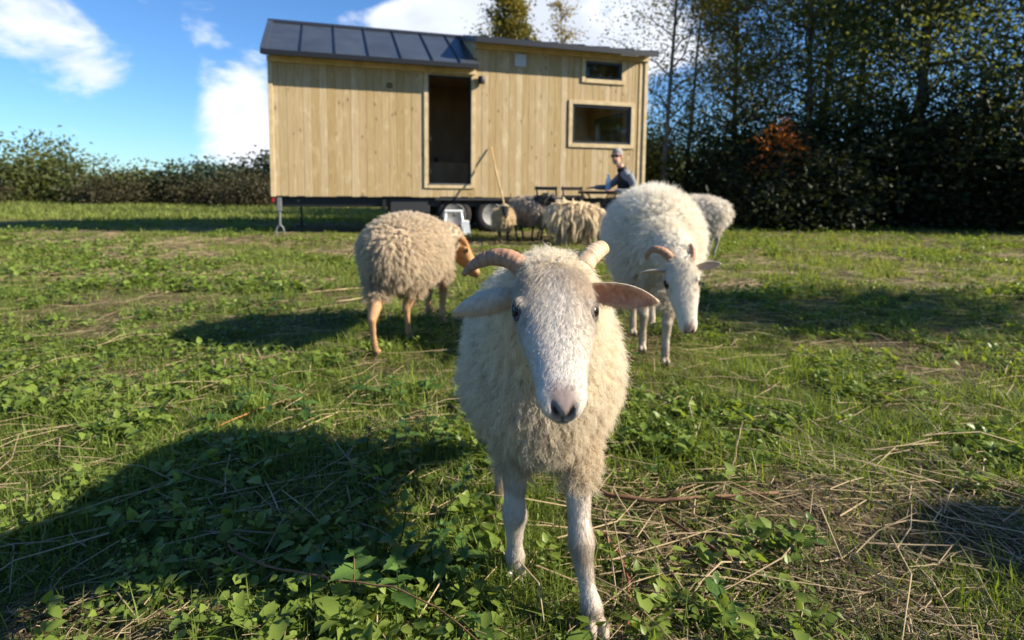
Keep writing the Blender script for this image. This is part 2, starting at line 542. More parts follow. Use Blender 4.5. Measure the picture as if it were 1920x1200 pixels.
def build_house():
    H = empty('tiny_house', (HX, HY, 0), HT)
    tag(H, 'tiny house on wheels clad in pale vertical pine boards with dark metal roof', 'house')
    W = M['wood']; T = M['trim']
    openings = [(2.585, 3.36, 0.885, 2.79), (5.575, 6.335, 2.905, 3.235), (5.325, 6.56, 1.69, 2.42)]

    # inner shell: core walls, floor, ceiling
    core = MB()
    def wall_with_holes(y0, y1, holes, a, b, z0, ztop):
        xs = sorted({a, b, SM} | {h[0] for h in holes} | {h[1] for h in holes})
        for p, q in zip(xs[:-1], xs[1:]):
            top = ztop(0.5 * (p + q))
            zs = [z0]
            for h in sorted(holes, key=lambda h: h[2]):
                if h[0] <= p + 1e-6 and h[1] >= q - 1e-6:
                    zs += [h[2], h[3]]
            zs.append(top)
            for k in range(0, len(zs), 2):
                if zs[k + 1] - zs[k] > 0.005:
                    core.box(p, q, y0, y1, zs[k], zs[k + 1])
    zt = lambda s: Z1 + 0.12 if s < SM else Z2
    wall_with_holes(0.026, 0.12, openings, 0.02, HL - 0.02, ZB + 0.02, zt)
    back = [(1.0, 1.9, 1.6, 2.4)]
    wall_with_holes(HD - 0.12, HD - 0.026, back, 0.02, HL - 0.02, ZB + 0.02, lambda s: 2.99)
    core.build('wall', M['ply'], H)
    MB().box(0.02, HL - 0.02, 0.121, HD - 0.121, ZB + 0.02, 0.85).build('floor', M['ply'], H)
    MB().box(0.121, HL - 0.12, 0.121, HD - 0.121, 2.93, 2.985).build('ceiling', M['ply'], H)
    MB().box(4.1, 4.16, 0.9, HD - 0.13, 0.851, 2.92).build('partition', M['ply'], H)
    # end walls; the right one has a window, seen through the front window
    poly = [(0.121, ZB + 0.02), (HD - 0.121, ZB + 0.02), (HD - 0.121, 2.96), (HD / 2, RIDGE_Z - 0.12), (0.121, 2.96)]
    MB().prism(poly, 'x', 0.02, 0.12).build('end_wall', M['ply'], H)
    EY0, EY1, EZ0, EZ1 = 0.76, 2.05, 1.40, 2.40
    ew = MB(); xa, xb = HL - 0.12, HL - 0.02
    ew.box(xa, xb, 0.121, EY0, ZB + 0.02, EZ1).box(xa, xb, EY1, HD - 0.121, ZB + 0.02, EZ1).box(xa, xb, EY0, EY1, ZB + 0.02, EZ0)
    ew.prism([(0.121, EZ1), (HD - 0.121, EZ1), (HD - 0.121, 2.96), (HD / 2, RIDGE_Z - 0.12), (0.121, 3.36)], 'x', xa, xb)
    ew.build('end_wall', M['ply'], H)
    Wn = empty('window'); Wn.parent = H
    f = MB(); e = 0.05
    f.box(xa - 0.02, xb + 0.015, EY0, EY0 + e, EZ0, EZ1).box(xa - 0.02, xb + 0.015, EY1 - e, EY1, EZ0, EZ1).box(xa - 0.02, xb + 0.015, EY0 + e, EY1 - e, EZ0, EZ0 + e).box(xa - 0.02, xb + 0.015, EY0 + e, EY1 - e, EZ1 - e, EZ1)
    f.build('frame', M['frame'], Wn)
    MB().box(xa + 0.04, xa + 0.05, EY0 + e, EY1 - e, EZ0 + e, EZ1 - e).build('pane', M['glass'], Wn)

    # boards of the front, each its own piece, split round the openings
    rnd = random.Random(3)
    def board(a, b, z0, z1, yf=0.0, face='front', xw=0.0):
        g = 0.0010; c = 0.0035
        m = MB()
        d = rnd.uniform(-0.0012, 0.0012)
        if face == 'front':
            poly = [(a + g, yf + 0.024), (a + g, yf + c + d), (a + g + c, yf + d), (b - g - c, yf + d), (b - g, yf + c + d), (b - g, yf + 0.024)]
        elif face == 'back':
            poly = [(a + g, yf - 0.024), (b - g, yf - 0.024), (b - g, yf - c), (b - g - c, yf), (a + g + c, yf), (a + g, yf - c)]
        elif face == 'left':
            poly = [(xw + 0.018, a + g), (xw + 0.018, b - g), (xw + c, b - g), (xw, b - g - c), (xw, a + g + c), (xw + c, a + g)]
        else:
            poly = [(xw - 0.018, a + g), (xw - c, a + g), (xw, a + g + c), (xw, b - g - c), (xw - c, b - g), (xw - 0.018, b - g)]
        m.prism(poly, 'z', z0, z1)
        return m.build('board', W, H)
    n1 = 27
    edges = list(np.linspace(0.0, SM, n1 + 1)) + list(np.linspace(SM, HL, 28))[1:]
    for a, b in zip(edges[:-1], edges[1:]):
        cuts = [a] + sorted(x for o in openings for x in o[:2] if a + 0.004 < x < b - 0.004) + [b]
        for p, q in zip(cuts[:-1], cuts[1:]):
            mid = 0.5 * (p + q)
            z = ZB + rnd.uniform(-0.002, 0.002)
            top = Z1 + 0.02 if mid < SM else Z2 + 0.02
            spans = [z]
            for o in sorted(openings, key=lambda o: o[2]):
                if o[0] < mid < o[1]:
                    spans += [o[2], o[3]]
            spans.append(top)
            for k in range(0, len(spans), 2):
                if spans[k + 1] - spans[k] > 0.01 and q - p > 0.012:
                    board(p, q, spans[k], spans[k + 1])
    # ends and back: the same boards, wider
    ye = np.linspace(0.03, HD - 0.03, 15)
    for a, b in zip(ye[:-1], ye[1:]):
        h = lambda y: 2.96 + (RIDGE_Z - 0.12 - 2.96) * (1 - abs(y - HD / 2) / (HD / 2))
        board(a, b, ZB, h(0.5 * (a + b)) - 0.03, face='left', xw=0.0)
        hr = (lambda y: h(y) if y > HD / 2 else 3.36 + (RIDGE_Z - 0.12 - 3.36) * y / (HD / 2))
        if EY0 - 0.02 < 0.5 * (a + b) < EY1 + 0.02:
            board(a, b, ZB, EZ0 - 0.01, face='right', xw=HL); board(a, b, EZ1 + 0.01, hr(0.5 * (a + b)) - 0.03, face='right', xw=HL)
        else:
            board(a, b, ZB, hr(0.5 * (a + b)) - 0.03, face='right', xw=HL)
    xe = list(np.linspace(0.0, HL, 36))
    for a, b in zip(xe[:-1], xe[1:]):
        mid = 0.5 * (a + b)
        hit = [o for o in back if o[0] - 0.06 < mid < o[1] + 0.06]
        if hit:
            board(a, b, ZB, hit[0][2] - 0.02, yf=HD, face='back'); board(a, b, hit[0][3] + 0.02, 2.95, yf=HD, face='back')
        else:
            board(a, b, ZB, 2.95, yf=HD, face='back')

    # trim boards
    def trim(name, x0, x1, z0, z1, y0=-0.022, y1=-0.001, mat=T, parent=H):
        return MB().cbox(x0, x1, y0, y1, z0, z1, 0.003).build(name, mat, parent)
    trim('corner_trim', -0.024, 0.045, ZB - 0.004, Z1 - 0.06)
    trim('corner_trim', HL - 0.045, HL + 0.024, ZB - 0.004, Z2 - 0.06)
    trim('corner_trim', HL - 0.155, HL - 0.118, ZB + 0.002, Z2 - 0.065, -0.014)
    trim('eave_trim', -0.03, SM - 0.002, Z1 - 0.058, Z1 + 0.03, -0.05)
    trim('eave_trim', SM - 0.02, HL + 0.03, Z2 - 0.058, Z2 + 0.03, -0.05)
    # soffits, closing the underside of the overhang
    MB().box(-0.06, SM, -OV + 0.025, -0.051, Z1 + 0.032, Z1 + 0.045).build('soffit', T, H)
    MB().box(SM - 0.05, HL + 0.02, -OV + 0.025, -0.051, Z2 + 0.032, Z2 + 0.042).build('soffit', T, H)

    # doorway
    D = empty('doorway'); D.parent = H
    x0, x1, z0, z1 = openings[0]
    trim('jamb_trim', x0 - 0.072, x0 - 0.001, z0 - 0.075, z1 + 0.038, -0.024, parent=D)
    trim('jamb_trim', x1 + 0.001, x1 + 0.072, z0 - 0.075, z1 + 0.038, -0.024, parent=D)
    trim('sill_trim', x0 - 0.001, x1 + 0.001, z0 - 0.077, z0 - 0.012, -0.026, parent=D)
    MB().cbox(x0, x1, -0.035, 0.12, z0 - 0.011, z0 + 0.006, 0.003).build('threshold', M['grey'], D)
    fr = MB()
    fr.box(x0, x0 + 0.022, 0.0, 0.12, z0 + 0.007, z1).box(x1 - 0.022, x1, 0.0, 0.12, z0 + 0.007, z1).box(x0 + 0.022, x1 - 0.022, 0.0, 0.12, z1 - 0.022, z1)
    fr.build('door_frame', M['frame'], D)
    for z in (1.06, 1.64):
        MB().cbox(x0 + 0.023, x0 + 0.062, 0.02, 0.07, z, z + 0.085, 0.006).build('hinge', M['black'], D)
    dl = MB().cbox(x0 - 0.0, x0 + 0.045, 0.14, 0.90, z0 + 0.01, z1 - 0.02, 0.004).build('door_leaf', M['frame'], D)
    # things just inside the door: a low bench and a switch plate
    MB().cbox(x0 - 0.25, x1 + 0.45, 1.55, HD - 0.13, 0.86, 1.33, 0.008).build('bench', M['ply'], H)
    MB().cbox(x1 - 0.28, x1 - 0.19, HD - 0.16, HD - 0.125, 1.36, 1.46, 0.006).build('socket_plate', M['black'], H)
    MB().cbox(x0 + 0.32, x0 + 0.38, HD - 0.15, HD - 0.125, 2.55, 2.67, 0.006).build('hook', M['black'], H)

    # windows
    def window(x0, x1, z0, z1, tw, full=True):
        Wn = empty('window'); Wn.parent = H
        trim('casing', x0 - tw, x0 - 0.001, z0 - tw, z1 + (tw if full else 0.04), -0.026, parent=Wn)
        trim('casing', x1 + 0.001, x1 + tw, z0 - tw, z1 + (tw if full else 0.04), -0.026, parent=Wn)
        trim('casing', x0 - 0.001, x1 + 0.001, z0 - tw - 0.002, z0 - 0.001, -0.030, parent=Wn)
        if full:
            trim('casing', x0 - 0.001, x1 + 0.001, z1 + 0.001, z1 + tw, -0.028, parent=Wn)
        f = MB(); e = 0.045
        f.box(x0, x0 + e, 0.0, 0.075, z0, z1).box(x1 - e, x1, 0.0, 0.075, z0, z1).box(x0 + e, x1 - e, 0.0, 0.075, z0, z0 + e).box(x0 + e, x1 - e, 0.0, 0.075, z1 - e, z1)
        f.build('frame', M['frame'], Wn)
        MB().box(x0 + e, x1 - e, 0.034, 0.044, z0 + e, z1 - e).build('pane', M['glass'], Wn)
    window(*openings[1], 0.075, False)
    window(*openings[2], 0.075, True)
    for o in back:
        Wn = empty('window'); Wn.parent = H
        f = MB(); e = 0.06; a, b, c, d = o
        y0, y1 = HD - 0.13, HD - 0.03
        f.box(a, a + e, y0, y1, c, d).box(b - e, b, y0, y1, c, d).box(a + e, b - e, y0, y1, c, c + e).box(a + e, b - e, y0, y1, d - e, d)
        f.build('frame', M['frame'], Wn)
        MB().box(a + e, b - e, HD - 0.075, HD - 0.065, c + e, d - e).build('pane', M['glass'], Wn)

    # fittings on the front
    MB().cbox(4.165, 4.385, -0.035, -0.003, 3.03, 3.26, 0.012).build('vent_cover', M['vent'], H)
    lp = MB().lathe([(0.03, 0.0), (0.058, 0.001), (0.062, 0.006), (0.062, 0.124), (0.058, 0.13), (0.03, 0.131)], (3.535, -0.075, 2.672), (0, 0, 1), 20).build('wall_lamp', M['dark'], H, True)
    MB().box(3.51, 3.56, -0.02, -0.003, 2.70, 2.775).build('bracket', M['dark'], lp)
    vh = MB().lathe([(0.074, -0.002), (0.076, 0.006), (0.07, 0.016), (0.062, 0.014), (0.058, -0.002)], (1.92, -0.001, 2.56), (0, -1, 0), 28, False).build('vent_ring', M['trim'], H, True)
    MB().lathe([(0.0585, 0.0), (0.0585, 0.003)], (1.92, -0.002, 2.56), (0, -1, 0), 28).build('vent_disc', noise_material('vent_mesh', (0.10, 0.075, 0.03), (0.2, 0.15, 0.07), 90, 0.8), vh)

    # low roof: standing seam sheets
    R = M['roof']
    slope = (RIDGE_Z - EAVE_L) / (HD / 2 + OV)
    def zl(y): return EAVE_L + (y + OV) * slope
    seams = [-0.07, 0.50, 1.03, 1.56, 2.09, 2.62, 3.10, SM + 0.02]
    yr = HD / 2 - 0.005
    RF = empty('roof'); RF.parent = H
    for a, b in zip(seams[:-1], seams[1:]):
        m = MB(); g = 0.0015
        for k in range(2):
            pass
        m.add([(a + g, -OV, zl(-OV)), (b - g, -OV, zl(-OV)), (b - g, yr, zl(yr)), (a + g, yr, zl(yr)),
               (a + g, -OV, zl(-OV) - 0.02), (b - g, -OV, zl(-OV) - 0.02), (b - g, yr, zl(yr) - 0.02), (a + g, yr, zl(yr) - 0.02)],
              [(0, 1, 2, 3), (7, 6, 5, 4), (0, 4, 5, 1), (1, 5, 6, 2), (2, 6, 7, 3), (3, 7, 4, 0)])
        m.build('roof_sheet', R, RF)
    for s in seams[1:-1]:
        m = MB(); w = 0.011
        m.add([(s - w, -OV - 0.004, zl(-OV) - 0.004), (s + w, -OV - 0.004, zl(-OV) - 0.004), (s + w, yr, zl(yr) - 0.004), (s - w, yr, zl(yr) - 0.004),
               (s - w * 0.7, -OV - 0.004, zl(-OV) + 0.03), (s + w * 0.7, -OV - 0.004, zl(-OV) + 0.03), (s + w * 0.7, yr, zl(yr) + 0.03), (s - w * 0.7, yr, zl(yr) + 0.03)],
              [(4, 5, 6, 7), (0, 1, 5, 4), (1, 2, 6, 5), (3, 0, 4, 7), (2, 3, 7, 6)])
        m.build('seam', M['frame'], RF)
    # back slope sheets
    sb = list(np.linspace(-0.07, HL + 0.05, 14))
    for a, b in zip(sb[:-1], sb[1:]):
        y0, y1 = HD / 2 + 0.005, HD + OV
        za, zb_ = RIDGE_Z - 0.003, RIDGE_Z - (HD / 2 + OV) * slope
        MB().add([(a, y0, za), (b, y0, za), (b, y1, zb_), (a, y1, zb_), (a, y0, za - 0.02), (b, y0, za - 0.02), (b, y1, zb_ - 0.02), (a, y1, zb_ - 0.02)],
                 [(0, 1, 2, 3), (7, 6, 5, 4), (0, 4, 5, 1), (1, 5, 6, 2), (2, 6, 7, 3), (3, 7, 4, 0)]).build('roof_sheet', R, RF)
        MB().add([(b - 0.01, y0, za), (b + 0.01, y0, za), (b + 0.01, y1, zb_), (b - 0.01, y1, zb_), (b - 0.01, y0, za + 0.03), (b + 0.01, y0, za + 0.03), (b + 0.01, y1, zb_ + 0.03), (b - 0.01, y1, zb_ + 0.03)],
                 [(4, 5, 6, 7), (0, 1, 5, 4), (1, 2, 6, 5), (3, 0, 4, 7), (2, 3, 7, 6)]).build('seam', M['frame'], RF)
    # ridge cap, verge trim, eave fascia
    MB().prism([(HD / 2 - 0.10, zl(HD / 2 - 0.10) + 0.012), (HD / 2, RIDGE_Z + 0.035), (HD / 2 + 0.10, zl(HD / 2 - 0.10) + 0.012), (HD / 2, RIDGE_Z + 0.02)], 'x', -0.10, SM + 0.06).build('ridge_cap', M['frame'], RF)
    v = MB()
    v.add([(-0.10, -OV - 0.01, zl(-OV) - 0.075), (-0.10, HD / 2, RIDGE_Z - 0.075), (-0.10, HD / 2, RIDGE_Z + 0.022), (-0.10, -OV - 0.01, zl(-OV) + 0.022),
           (-0.01, -OV - 0.01, zl(-OV) - 0.075), (-0.01, HD / 2, RIDGE_Z - 0.075), (-0.01, HD / 2, RIDGE_Z + 0.022), (-0.01, -OV - 0.01, zl(-OV) + 0.022)],
          [(0, 1, 2, 3), (7, 6, 5, 4), (3, 2, 6, 7), (0, 3, 7, 4), (0, 4, 5, 1), (1, 5, 6, 2)])
    v.build('verge_trim', R, RF)
    v = MB()
    v.add([(-0.10, HD / 2, RIDGE_Z - 0.075), (-0.10, HD + OV, EAVE_L - 0.075), (-0.10, HD + OV, EAVE_L + 0.022), (-0.10, HD / 2, RIDGE_Z + 0.022),
           (-0.01, HD / 2, RIDGE_Z - 0.075), (-0.01, HD + OV, EAVE_L - 0.075), (-0.01, HD + OV, EAVE_L + 0.022), (-0.01, HD / 2, RIDGE_Z + 0.022)],
          [(0, 1, 2, 3), (7, 6, 5, 4), (3, 2, 6, 7), (0, 3, 7, 4), (0, 4, 5, 1), (1, 5, 6, 2)])
    v.build('verge_trim', R, RF)
    MB().cbox(-0.10, SM - 0.01, -OV - 0.022, -OV - 0.004, EAVE_L - 0.085, EAVE_L - 0.004, 0.004).build('fascia', M['black'], RF)
    MB().cbox(-0.08, SM - 0.01, -OV - 0.003, -OV + 0.02, EAVE_L - 0.085, EAVE_L - 0.028, 0.004).build('gutter_back', M['black'], RF)
    # high roof
    sr = (RIDGE_Z - EAVE_R) / (HD / 2 + OV)
    def zr(y): return EAVE_R + (y + OV) * sr
    s2 = list(np.linspace(SM - 0.06, HL + 0.06, 8))
    for a, b in zip(s2[:-1], s2[1:]):
        MB().add([(a, -OV, zr(-OV)), (b, -OV, zr(-OV)), (b, yr, zr(yr)), (a, yr, zr(yr)), (a, -OV, zr(-OV) - 0.02), (b, -OV, zr(-OV) - 0.02), (b, yr, zr(yr) - 0.02), (a, yr, zr(yr) - 0.02)],
                 [(0, 1, 2, 3), (7, 6, 5, 4), (0, 4, 5, 1), (1, 5, 6, 2), (2, 6, 7, 3), (3, 7, 4, 0)]).build('roof_sheet', R, RF)
    for s in s2[1:] :
        MB().add([(s - 0.012, -OV - 0.004, zr(-OV) - 0.004), (s + 0.012, -OV - 0.004, zr(-OV) - 0.004), (s + 0.012, yr, zr(yr) - 0.004), (s - 0.012, yr, zr(yr) - 0.004),
                  (s - 0.009, -OV - 0.004, zr(-OV) + 0.035), (s + 0.009, -OV - 0.004, zr(-OV) + 0.035), (s + 0.009, yr, zr(yr) + 0.035), (s - 0.009, yr, zr(yr) + 0.035)],
                 [(4, 5, 6, 7), (0, 1, 5, 4), (1, 2, 6, 5), (3, 0, 4, 7), (2, 3, 7, 6)]).build('seam', M['frame'], RF)
    MB().cbox(SM - 0.075, HL + 0.075, -OV - 0.024, -OV - 0.005, EAVE_R - 0.09, EAVE_R + 0.012, 0.004).build('fascia', M['frame'], RF)
    MB().prism([(HD / 2 - 0.1, zr(HD / 2 - 0.1) + 0.03), (HD / 2, RIDGE_Z + 0.05), (HD / 2 + 0.1, zl(HD / 2 - 0.1) + 0.02), (HD / 2, RIDGE_Z + 0.02)], 'x', SM + 0.062, HL + 0.08).build('ridge_cap', M['frame'], RF)
    # cheek wall between the two roof heights
    ck = MB(); xa, xb = SM - 0.025, SM + 0.01
    poly = [(-0.001, zl(0) - 0.25), (-0.001, zr(0) - 0.045), (HD / 2 - 0.03, RIDGE_Z - 0.05), (HD / 2 - 0.03, RIDGE_Z - 0.2)]
    ck.prism(poly, 'x', xa, xb).build('cheek_wall', W, H)
    vg = MB()
    vg.add([(SM - 0.075, -OV - 0.01, zr(-OV) - 0.085), (SM - 0.075, HD / 2, RIDGE_Z - 0.06), (SM - 0.075, HD / 2, RIDGE_Z + 0.02), (SM - 0.075, -OV - 0.01, zr(-OV) + 0.02),
            (SM - 0.061, -OV - 0.01, zr(-OV) - 0.085), (SM - 0.061, HD / 2, RIDGE_Z - 0.06), (SM - 0.061, HD / 2, RIDGE_Z + 0.02), (SM - 0.061, -OV - 0.01, zr(-OV) + 0.02)],
           [(0, 1, 2, 3), (7, 6, 5, 4), (3, 2, 6, 7), (0, 3, 7, 4), (0, 4, 5, 1), (1, 5, 6, 2)])
    vg.build('verge_trim', R, RF)

    # chassis
    CH = empty('chassis'); CH.parent = H
    B = M['black']
    MB().cbox(0.10, HL - 0.05, 0.10, 0.22, 0.47, ZB - 0.006, 0.006).build('beam', B, CH)
    MB().cbox(0.10, HL - 0.05, HD - 0.22, HD - 0.10, 0.47, ZB - 0.006, 0.006).build('beam', B, CH)
    for s in np.linspace(0.12, HL - 0.12, 8):
        MB().cbox(s - 0.03, s + 0.03, 0.221, HD - 0.221, 0.50, ZB - 0.008, 0.005).build('cross_member', B, CH)
    MB().box(0.01, HL - 0.01, 0.0, HD, ZB - 0.004, ZB + 0.012).build('underfloor', B, CH)
    MB().cbox(1.92, 2.62, 0.06, 0.62, 0.36, ZB - 0.02, 0.012).build('storage_box', M['dark'], CH)
    MB().cbox(1.78, 1.84, 0.02, 0.1, 0.42, 0.60, 0.006).build('bracket', B, CH)
    MB().cbox(2.70, 4.25, 0.0, 0.36, 0.585, ZB - 0.012, 0.01).build('mudguard', M['dark'], CH)
    for s, y in ((3.07, 0.16), (3.80, 0.16), (3.07, HD - 0.16), (3.80, HD - 0.16)):
        Wh = empty('wheel'); Wh.parent = CH
        sg = -1 if y < 1 else 1
        o = (s, y, 0.325)
        MB().lathe([(0.20, -0.095), (0.23, -0.105), (0.30, -0.10), (0.322, -0.075), (0.325, -0.03), (0.325, 0.03), (0.322, 0.075), (0.30, 0.10), (0.23, 0.105), (0.20, 0.095)], o, (0, sg, 0), 40, False).build('tyre', M['tyre'], Wh, True)
        rim = MB().lathe([(0.205, 0.095), (0.212, 0.102), (0.205, 0.106), (0.185, 0.098), (0.172, 0.05), (0.150, 0.035), (0.10, 0.055), (0.075, 0.06), (0.07, 0.06), (0.05, 0.052)], o, (0, sg, 0), 40, True)
        rim.build('rim', M['rim'], Wh, True)
        MB().lathe([(0.045, 0.05), (0.045, 0.085), (0.035, 0.095)], o, (0, sg, 0), 20).build('hub', M['grey'], Wh, True)
        for k in range(5):
            a = 2 * PI * k / 5
            MB().lathe([(0.011, 0.05), (0.011, 0.068)], (s + 0.075 * math.cos(a), y, 0.325 + 0.075 * math.sin(a)), (0, sg, 0), 6).build('wheel_nut', M['grey'], Wh)
    MB().tube([(3.07, 0.26, 0.325), (3.07, HD - 0.26, 0.325)], 0.03, 8).build('axle', B, CH)
    MB().tube([(3.80, 0.26, 0.325), (3.80, HD - 0.26, 0.325)], 0.03, 8).build('axle', B, CH)
    # corner steady legs
    for s, y, mat in ((0.10, 0.03, M['grey']), (0.35, HD - 0.16, B), (HL - 0.12, 0.03, M['grey']), (HL - 0.3, HD - 0.16, B)):
        LG = empty('steady_leg'); LG.parent = CH
        MB().cbox(s - 0.035, s + 0.035, y - 0.03, y + 0.03, 0.40, 0.628, 0.006).build('bracket', mat, LG)
        MB().tube([(s, y, 0.42), (s, y, 0.16)], 0.021, 10).build('shaft', mat, LG)
        if mat is B:
            MB().cbox(s - 0.08, s + 0.08, y - 0.08, y + 0.08, -0.01, 0.03, 0.01).build('foot', B, LG)
            MB().tube([(s, y, 0.2), (s, y, 0.03)], 0.025, 10).build('shaft', B, LG)
        else:
            MB().tube([(s, y, 0.18), (s - 0.045, y, 0.13), (s - 0.062, y, 0.07), (s - 0.05, y, 0.0)], 0.014, 8).build('fork', M['grey'], LG)
            MB().tube([(s, y, 0.18), (s + 0.045, y, 0.13), (s + 0.062, y, 0.07), (s + 0.05, y, 0.0)], 0.014, 8).build('fork', M['grey'], LG)
    MB().cbox(-0.02, 0.06, 0.02, 0.09, 0.55, 0.63, 0.008).build('tail_lamp', material('red_lens', (0.35, 0.02, 0.02), 0.3), CH)
    MB().lathe([(0.018, 0.0), (0.018, 0.008), (0.012, 0.012)], (0.40, 0.099, 0.575), (0, -1, 0), 14).build('reflector', M['rim'], CH)
    return H


build_house()

# ------------------------------------------------------------------ sheep
def attr_material(name, attr='col', rough=0.7, trans=0.0, spec=0.2, noise=0.0, nscale=60.0, bump=0.0):
    m = bpy.data.materials.new(name); m.use_nodes = True
    t = m.node_tree; L = t.links.new
    p = t.nodes['Principled BSDF']; out = t.nodes['Material Output']
    at = NN(t, 'ShaderNodeAttribute', attribute_name=attr)
    col = at.outputs['Color']
    if noise or bump:
        tc = NN(t, 'ShaderNodeTexCoord')
        nz = NN(t, 'ShaderNodeTexNoise'); nz.inputs['Scale'].default_value = nscale; nz.inputs['Detail'].default_value = 4
        L(tc.outputs['Object'], nz.inputs['Vector'])
        if noise:
            hs = NN(t, 'ShaderNodeHueSaturation')
            mr = NN(t, 'ShaderNodeMapRange'); L(nz.outputs['Fac'], mr.inputs[0])
            mr.inputs['To Min'].default_value = 1 - noise; mr.inputs['To Max'].default_value = 1 + noise
            L(mr.outputs[0], hs.inputs['Value']); L(col, hs.inputs['Color']); col = hs.outputs[0]
        if bump:
            bp = NN(t, 'ShaderNodeBump'); bp.inputs['Strength'].default_value = bump; bp.inputs['Distance'].default_value = 0.005
            L(nz.outputs['Fac'], bp.inputs['Height']); L(bp.outputs[0], p.inputs['Normal'])
    L(col, p.inputs['Base Color'])
    p.inputs['Roughness'].default_value = rough; p.inputs['Specular IOR Level'].default_value = spec
    if trans:
        tr = NN(t, 'ShaderNodeBsdfTranslucent'); L(col, tr.inputs['Color'])
        ms = NN(t, 'ShaderNodeMixShader'); ms.inputs[0].default_value = trans
        L(p.outputs[0], ms.inputs[1]); L(tr.outputs[0], ms.inputs[2]); L(ms.outputs[0], out.inputs['Surface'])
    return m


M['hide'] = attr_material('sheep_hide', rough=0.8, spec=0.15, noise=0.10, nscale=55, bump=0.25)
M['wool'] = attr_material('sheep_wool', rough=0.75, trans=0.45, spec=0.12)
M['fur'] = attr_material('sheep_face_hair', rough=0.6, trans=0.15, spec=0.2)
M['eye'] = material('sheep_eye', (0.006, 0.004, 0.003), 0.12, 0, 0.22)
M['eyelid'] = material('sheep_eyelid', (0.035, 0.025, 0.022), 0.6)


M['horn'] = attr_material('horn_brown', rough=0.55, spec=0.3, noise=0.22, nscale=70, bump=0.5)
M['horn_pale'] = M['horn']
HORN_RGB = {'horn': (0.42, 0.235, 0.145), 'horn_pale': (0.55, 0.41, 0.27)}


def remesh(mb, voxel, smooth=4):
    o = mb.build('tmp')
    r = o.modifiers.new('r', 'REMESH'); r.mode = 'VOXEL'; r.voxel_size = voxel; r.use_smooth_shade = True
    s = o.modifiers.new('s', 'SMOOTH'); s.factor = 0.5; s.iterations = smooth
    dg = bpy.context.evaluated_depsgraph_get(); dg.update()
    me = bpy.data.meshes.new_from_object(o.evaluated_get(dg))
    src = o.data
    bpy.data.objects.remove(o); bpy.data.meshes.remove(src)
    n = len(me.vertices); v = np.empty(n * 3, np.float32); me.vertices.foreach_get('co', v)
    k = len(me.loops); l = np.empty(k, np.int32); me.loops.foreach_get('vertex_index', l)
    c = np.empty(len(me.polygons), np.int32); me.polygons.foreach_get('loop_total', c)
    bpy.data.meshes.remove(me)
    return v.reshape(-1, 3), l, c


def loft(mb, rings):
    n = len(rings[0])
    vs = [p for r in rings for p in r]; fs = []
    for i in range(len(rings) - 1):
        for k in range(n):
            fs.append((i * n + k, i * n + (k + 1) % n, (i + 1) * n + (k + 1) % n, (i + 1) * n + k))
    fs.append(tuple(range(n - 1, -1, -1))); fs.append(tuple((len(rings) - 1) * n + k for k in range(n)))
    mb.add(vs, fs)


HEAD = [(-0.045, .036, .020, .040), (-0.02, .050, .036, .055), (0.01, .060, .046, .066), (0.045, .0650, .050, .074), (0.085, .0680, .047, .080),
        (0.115, .0650, .042, .077), (0.15, .0560, .038, .067), (0.185, .0465, .034, .056), (0.215, .0405, .031, .048),
        (0.24, .0380, .027, .043), (0.260, .0365, .022, .039), (0.276, .0300, .014, .032), (0.286, .0200, .005, .022)]


def head_frame(h):
    a = Vector(h['dir']).normalized()
    up = Vector(h.get('up', (0, 0, 1)))
    up = (up - a * up.dot(a)).normalized()
    lat = up.cross(a).normalized()     # towards the animal's left
    return Vector(h['poll']), a, up, lat, h.get('scale', 1.0)


def head_mesh(mb, h, wmul=1.0):
    P, a, up, lat, sc = head_frame(h)
    rings = []
    for t, w, tp, bt in HEAD:
        ring = []
        c = P + a * (t * sc)
        for k in range(24):
            an = 2 * PI * k / 24
            cx, sx = math.cos(an), math.sin(an)
            e = 0.88
            x = math.copysign(abs(cx) ** e, cx) * w * wmul * sc
            y = math.copysign(abs(sx) ** e, sx) * (tp if sx > 0 else bt) * sc
            if sx < 0:
                x *= 1 - 0.28 * abs(sx)
            ring.append(c + lat * x + up * y)
        rings.append(ring)
    loft(mb, rings)
    # brow ridges over the eyes
    for s in (-1, 1):
        mb.ellipsoid(P + a * (0.078 * sc) + lat * (s * 0.053 * sc) + up * (0.019 * sc), (0.026 * sc, 0.013 * sc, 0.014 * sc), 12, 8)
    # jaw
    mb.ellipsoid(P + a * (0.22 * sc) - up * (0.03 * sc), (0.05 * sc, 0.026 * sc, 0.024 * sc), 12, 8, Matrix((a, lat, up)).transposed())


